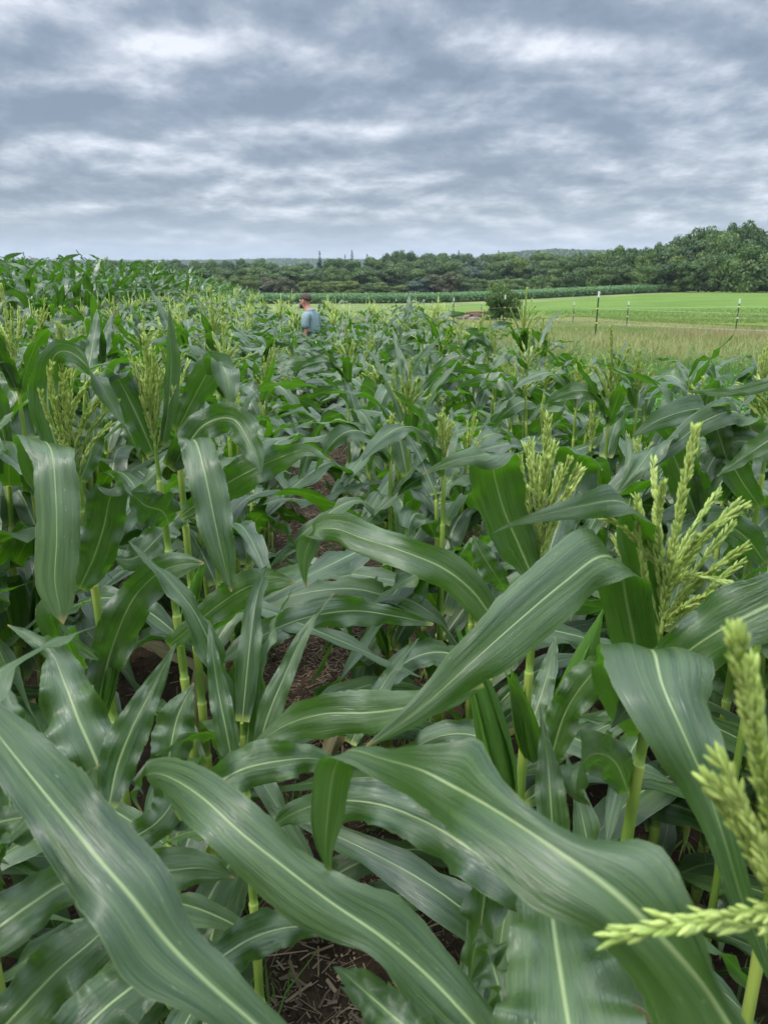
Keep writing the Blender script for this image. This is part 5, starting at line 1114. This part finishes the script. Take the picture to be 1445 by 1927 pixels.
    # --- right edge plant
    S.append(hero_plant('Q', (1442, 838, 1.98), 'corn plant at the right edge with drooping tassel and long blades sweeping left', [
        dict(st=[(1440, 850, 1.98, 14, (1, 0, 0)), (1415, 810, 1.92, 28, (.9, .3, 0)), (1385, 775, 1.85, 30, (.6, -.7, 0)), (1330, 790, 1.79, 26, (.5, -.85, 0)), (1270, 835, 1.76, 16, (.5, -.85, 0)), (1215, 878, 1.75, 8, (.5, -.85, 0)), (1172, 908, 1.75, 1, (.5, -.85, 0))], ruf=.003),
        dict(st=[(1430, 955, 2.02, 12, (1, 0, 0)), (1392, 900, 1.96, 28, (1, 0, 0)), (1362, 838, 1.93, 32, (1, .1, 0)), (1350, 785, 1.88, 32, (.9, .1, 0)), (1310, 770, 1.82, 28, (.4, -.9, 0)), (1240, 790, 1.8, 20, (.5, -.8, 0)), (1190, 822, 1.8, 1, (.5, -.8, 0))], ruf=.005),
        dict(st=[(1500, 790, 1.5, 20), (1445, 828, 1.5, 22), (1396, 862, 1.5, 14), (1348, 896, 1.5, 1)], ruf=.002, roll=2.8),
        dict(st=[(1520, 700, 1.9, 16), (1445, 722, 1.88, 13), (1370, 738, 1.86, 10), (1290, 736, 1.85, 1)], ruf=.002),
        dict(st=[(1440, 1060, 2.06, 12), (1400, 1010, 1.98, 30), (1350, 985, 1.92, 34), (1290, 1000, 1.88, 30), (1250, 1030, 1.86, 1)], ruf=.006),
    ], rng, tassel=dict(L=.26, nb=12, spread=.8, wind=(-.5, 0, -.2), k=5, dens=1.1), extra=4))
    S.append(hero_plant('R', (1318, 905, 1.9), 'corn plant between the big open tassel and the right edge, its stalk pale', [
        dict(st=[(1320, 1000, 1.93, 12), (1290, 920, 1.85, 30), (1262, 850, 1.8, 33), (1235, 838, 1.75, 30, (.8, .4, 0)), (1200, 880, 1.72, 22, (.8, .4, 0)), (1160, 930, 1.72, 1, (.8, .4, 0))], ruf=.006),
        dict(st=[(1372, 880, 1.9, 12), (1352, 820, 1.86, 26), (1340, 775, 1.84, 30), (1338, 765, 1.8, 28)], ruf=.004),
        dict(st=[(1318, 915, 1.9, 12), (1345, 860, 1.9, 26), (1390, 830, 1.88, 28), (1440, 850, 1.86, 20), (1480, 900, 1.85, 1)], ruf=.005),
    ], rng, extra=5))
    return S
def build_mid_heroes(near, S):
    """tasselled plants of the middle ground that stand clear of the crowd"""
    rng = np.random.default_rng(9)
    L = [((768, 800, 2.95), (25, 4), .30, .55, 'corn plant right of centre whose loose tassel leans left of a tall folded blade'),
         ((836, 862, 2.30), (20, 1), .19, .3, 'shorter corn plant with a small tight tassel behind the broad folded blade'),
         ((655, 705, 4.20), (40, 0), .32, .7, 'corn plant left of centre with a pale spreading tassel in front of the man'),
         ((985, 645, 5.30), (50, 3), .42, .6, 'tall corn plant whose starry pale tassel stands up against the hay field'),
         ((1085, 745, 3.60), (10, 1), .22, .5, 'corn plant with a dark green tassel just left of the tall knobbly spike'),
         ((1147, 768, 3.15), (15, 0), .38, .4, 'corn plant with a tall knobbly tassel spike against the meadow'),
         ((1428, 765, 3.30), (15, 5), .36, .3, 'corn plant at the right edge with a slanting tassel spike against the weeds'),
         ((405, 665, 4.10), (18, 1), .40, .4, 'corn plant left of centre with a tall slim tassel rising over the far corn'),
         ((425, 715, 2.95), (18, 3), .26, .7, 'corn plant with a low open tassel beside a broad blade, left of centre'),
         ((735, 840, 2.7), (20, 3), .15, .3, 'corn plant showing only the tip of its tassel near the centre'),
         ((30, 700, 2.6), (15, 0), .34, .6, 'corn plant at the far left edge with pale tassel arms leaning out of the frame'),
         ((1320, 790, 2.9), (15, 5), .2, .4, 'corn plant with a curled bare leaf tip raised against the meadow'),
         ((1200, 745, 3.6), (15, 1), .25, .4, 'corn plant with a small tassel between the knobbly spike and the weeds'),
         ((220, 620, 6.0), (15, 3), .3, .5, 'corn plant with a fine branching tassel before the taller corn at the left')]
    for (w, (seed, pk), tl, sp, label) in L:
        wp = P(*w); f = np.array([wp[0], wp[1], 0.]); f[2] = ground(f[0], f[1])+.03; H = wp[2]-f[2]
        proto = [p for p in near[pk] if p[0] != 'tassel']
        r = place_proto(proto, f, rng.uniform(0, 6.28), 1., H/1.3, (0, 0), label, None)
        tb = merge_all(tassel_parts(rng, L=tl, nb=13, spread=sp, k=5, dens=1., size=1.15, lean=(rng.normal(0, .06), 0))); o = tb.build('tassel', TASSEL, r); o.matrix_parent_inverse = Matrix.Identity(4)
        o.location = (0, 0, 1.3-.03); o.scale = (1, 1, 1.3/H)
        S.append((f[0], f[1], .14))
    for i, (px, Y, k) in enumerate(((575, 12.3, 1), (600, 12.1, 2), (590, 11.6, 4), (617, 12.6, 5))):
        p = at(px, Y); place_proto([q for q in near[k]], p+[0, 0, .03], rng.uniform(0, 6.28), 1.0, .80, (0, 0), ['corn plant right in front of the man, hiding his right hip', 'corn plant directly before the man, its leaves over his forearm', 'corn plant one step nearer than those before the man', 'corn plant just behind the right side of the man'][i], None)
        S.append((p[0], p[1], .12))
    return S
# ------------------------------------------------------------------ build it
import os, time
_t = time.time()
def tick(s): print(f'{s}: {time.time()-_t:.1f}s')
build_land(); tick('land')
build_trees(); tick('trees')
build_fences(); build_rubble(); build_man(); tick('fences, man')
build_grass(); build_litter(); tick('grass')
HS = build_heroes(); tick('heroes')
_r = np.random.default_rng(123)
_near = [make_proto(_r, 1.30, 24, 8, False, k=6) for _ in range(6)]
HS = build_mid_heroes(_near, HS)
build_corn(HS); tick('corn')
HAZE = 0.00012
def build_haze():
    mb = MB(); x, y0, y1, z0, z1 = 3600, -70, 5200, -60, 75
    v = np.array([[a, b, c] for c in (z0, z1) for a, b in ((-x, y0), (x, y0), (x, y1), (-x, y1))], float)
    mb.add(v, [[0, 3, 2, 1], [4, 5, 6, 7], [0, 1, 5, 4], [1, 2, 6, 5], [2, 3, 7, 6], [3, 0, 4, 7]])
    m, t = mat('haze_air'); pv = N(t, 'ShaderNodeVolumePrincipled'); pv.inputs['Density'].default_value = HAZE; pv.inputs['Color'].default_value = (.80, .88, .98, 1)
    o = N(t, 'ShaderNodeOutputMaterial'); t.links.new(pv.outputs[0], o.inputs['Volume'])
    tag(mb.build('haze', m, smooth=False), 'thin blue haze hanging over the whole valley', 'haze', kind='stuff')
if HAZE: build_haze()
tick('done')
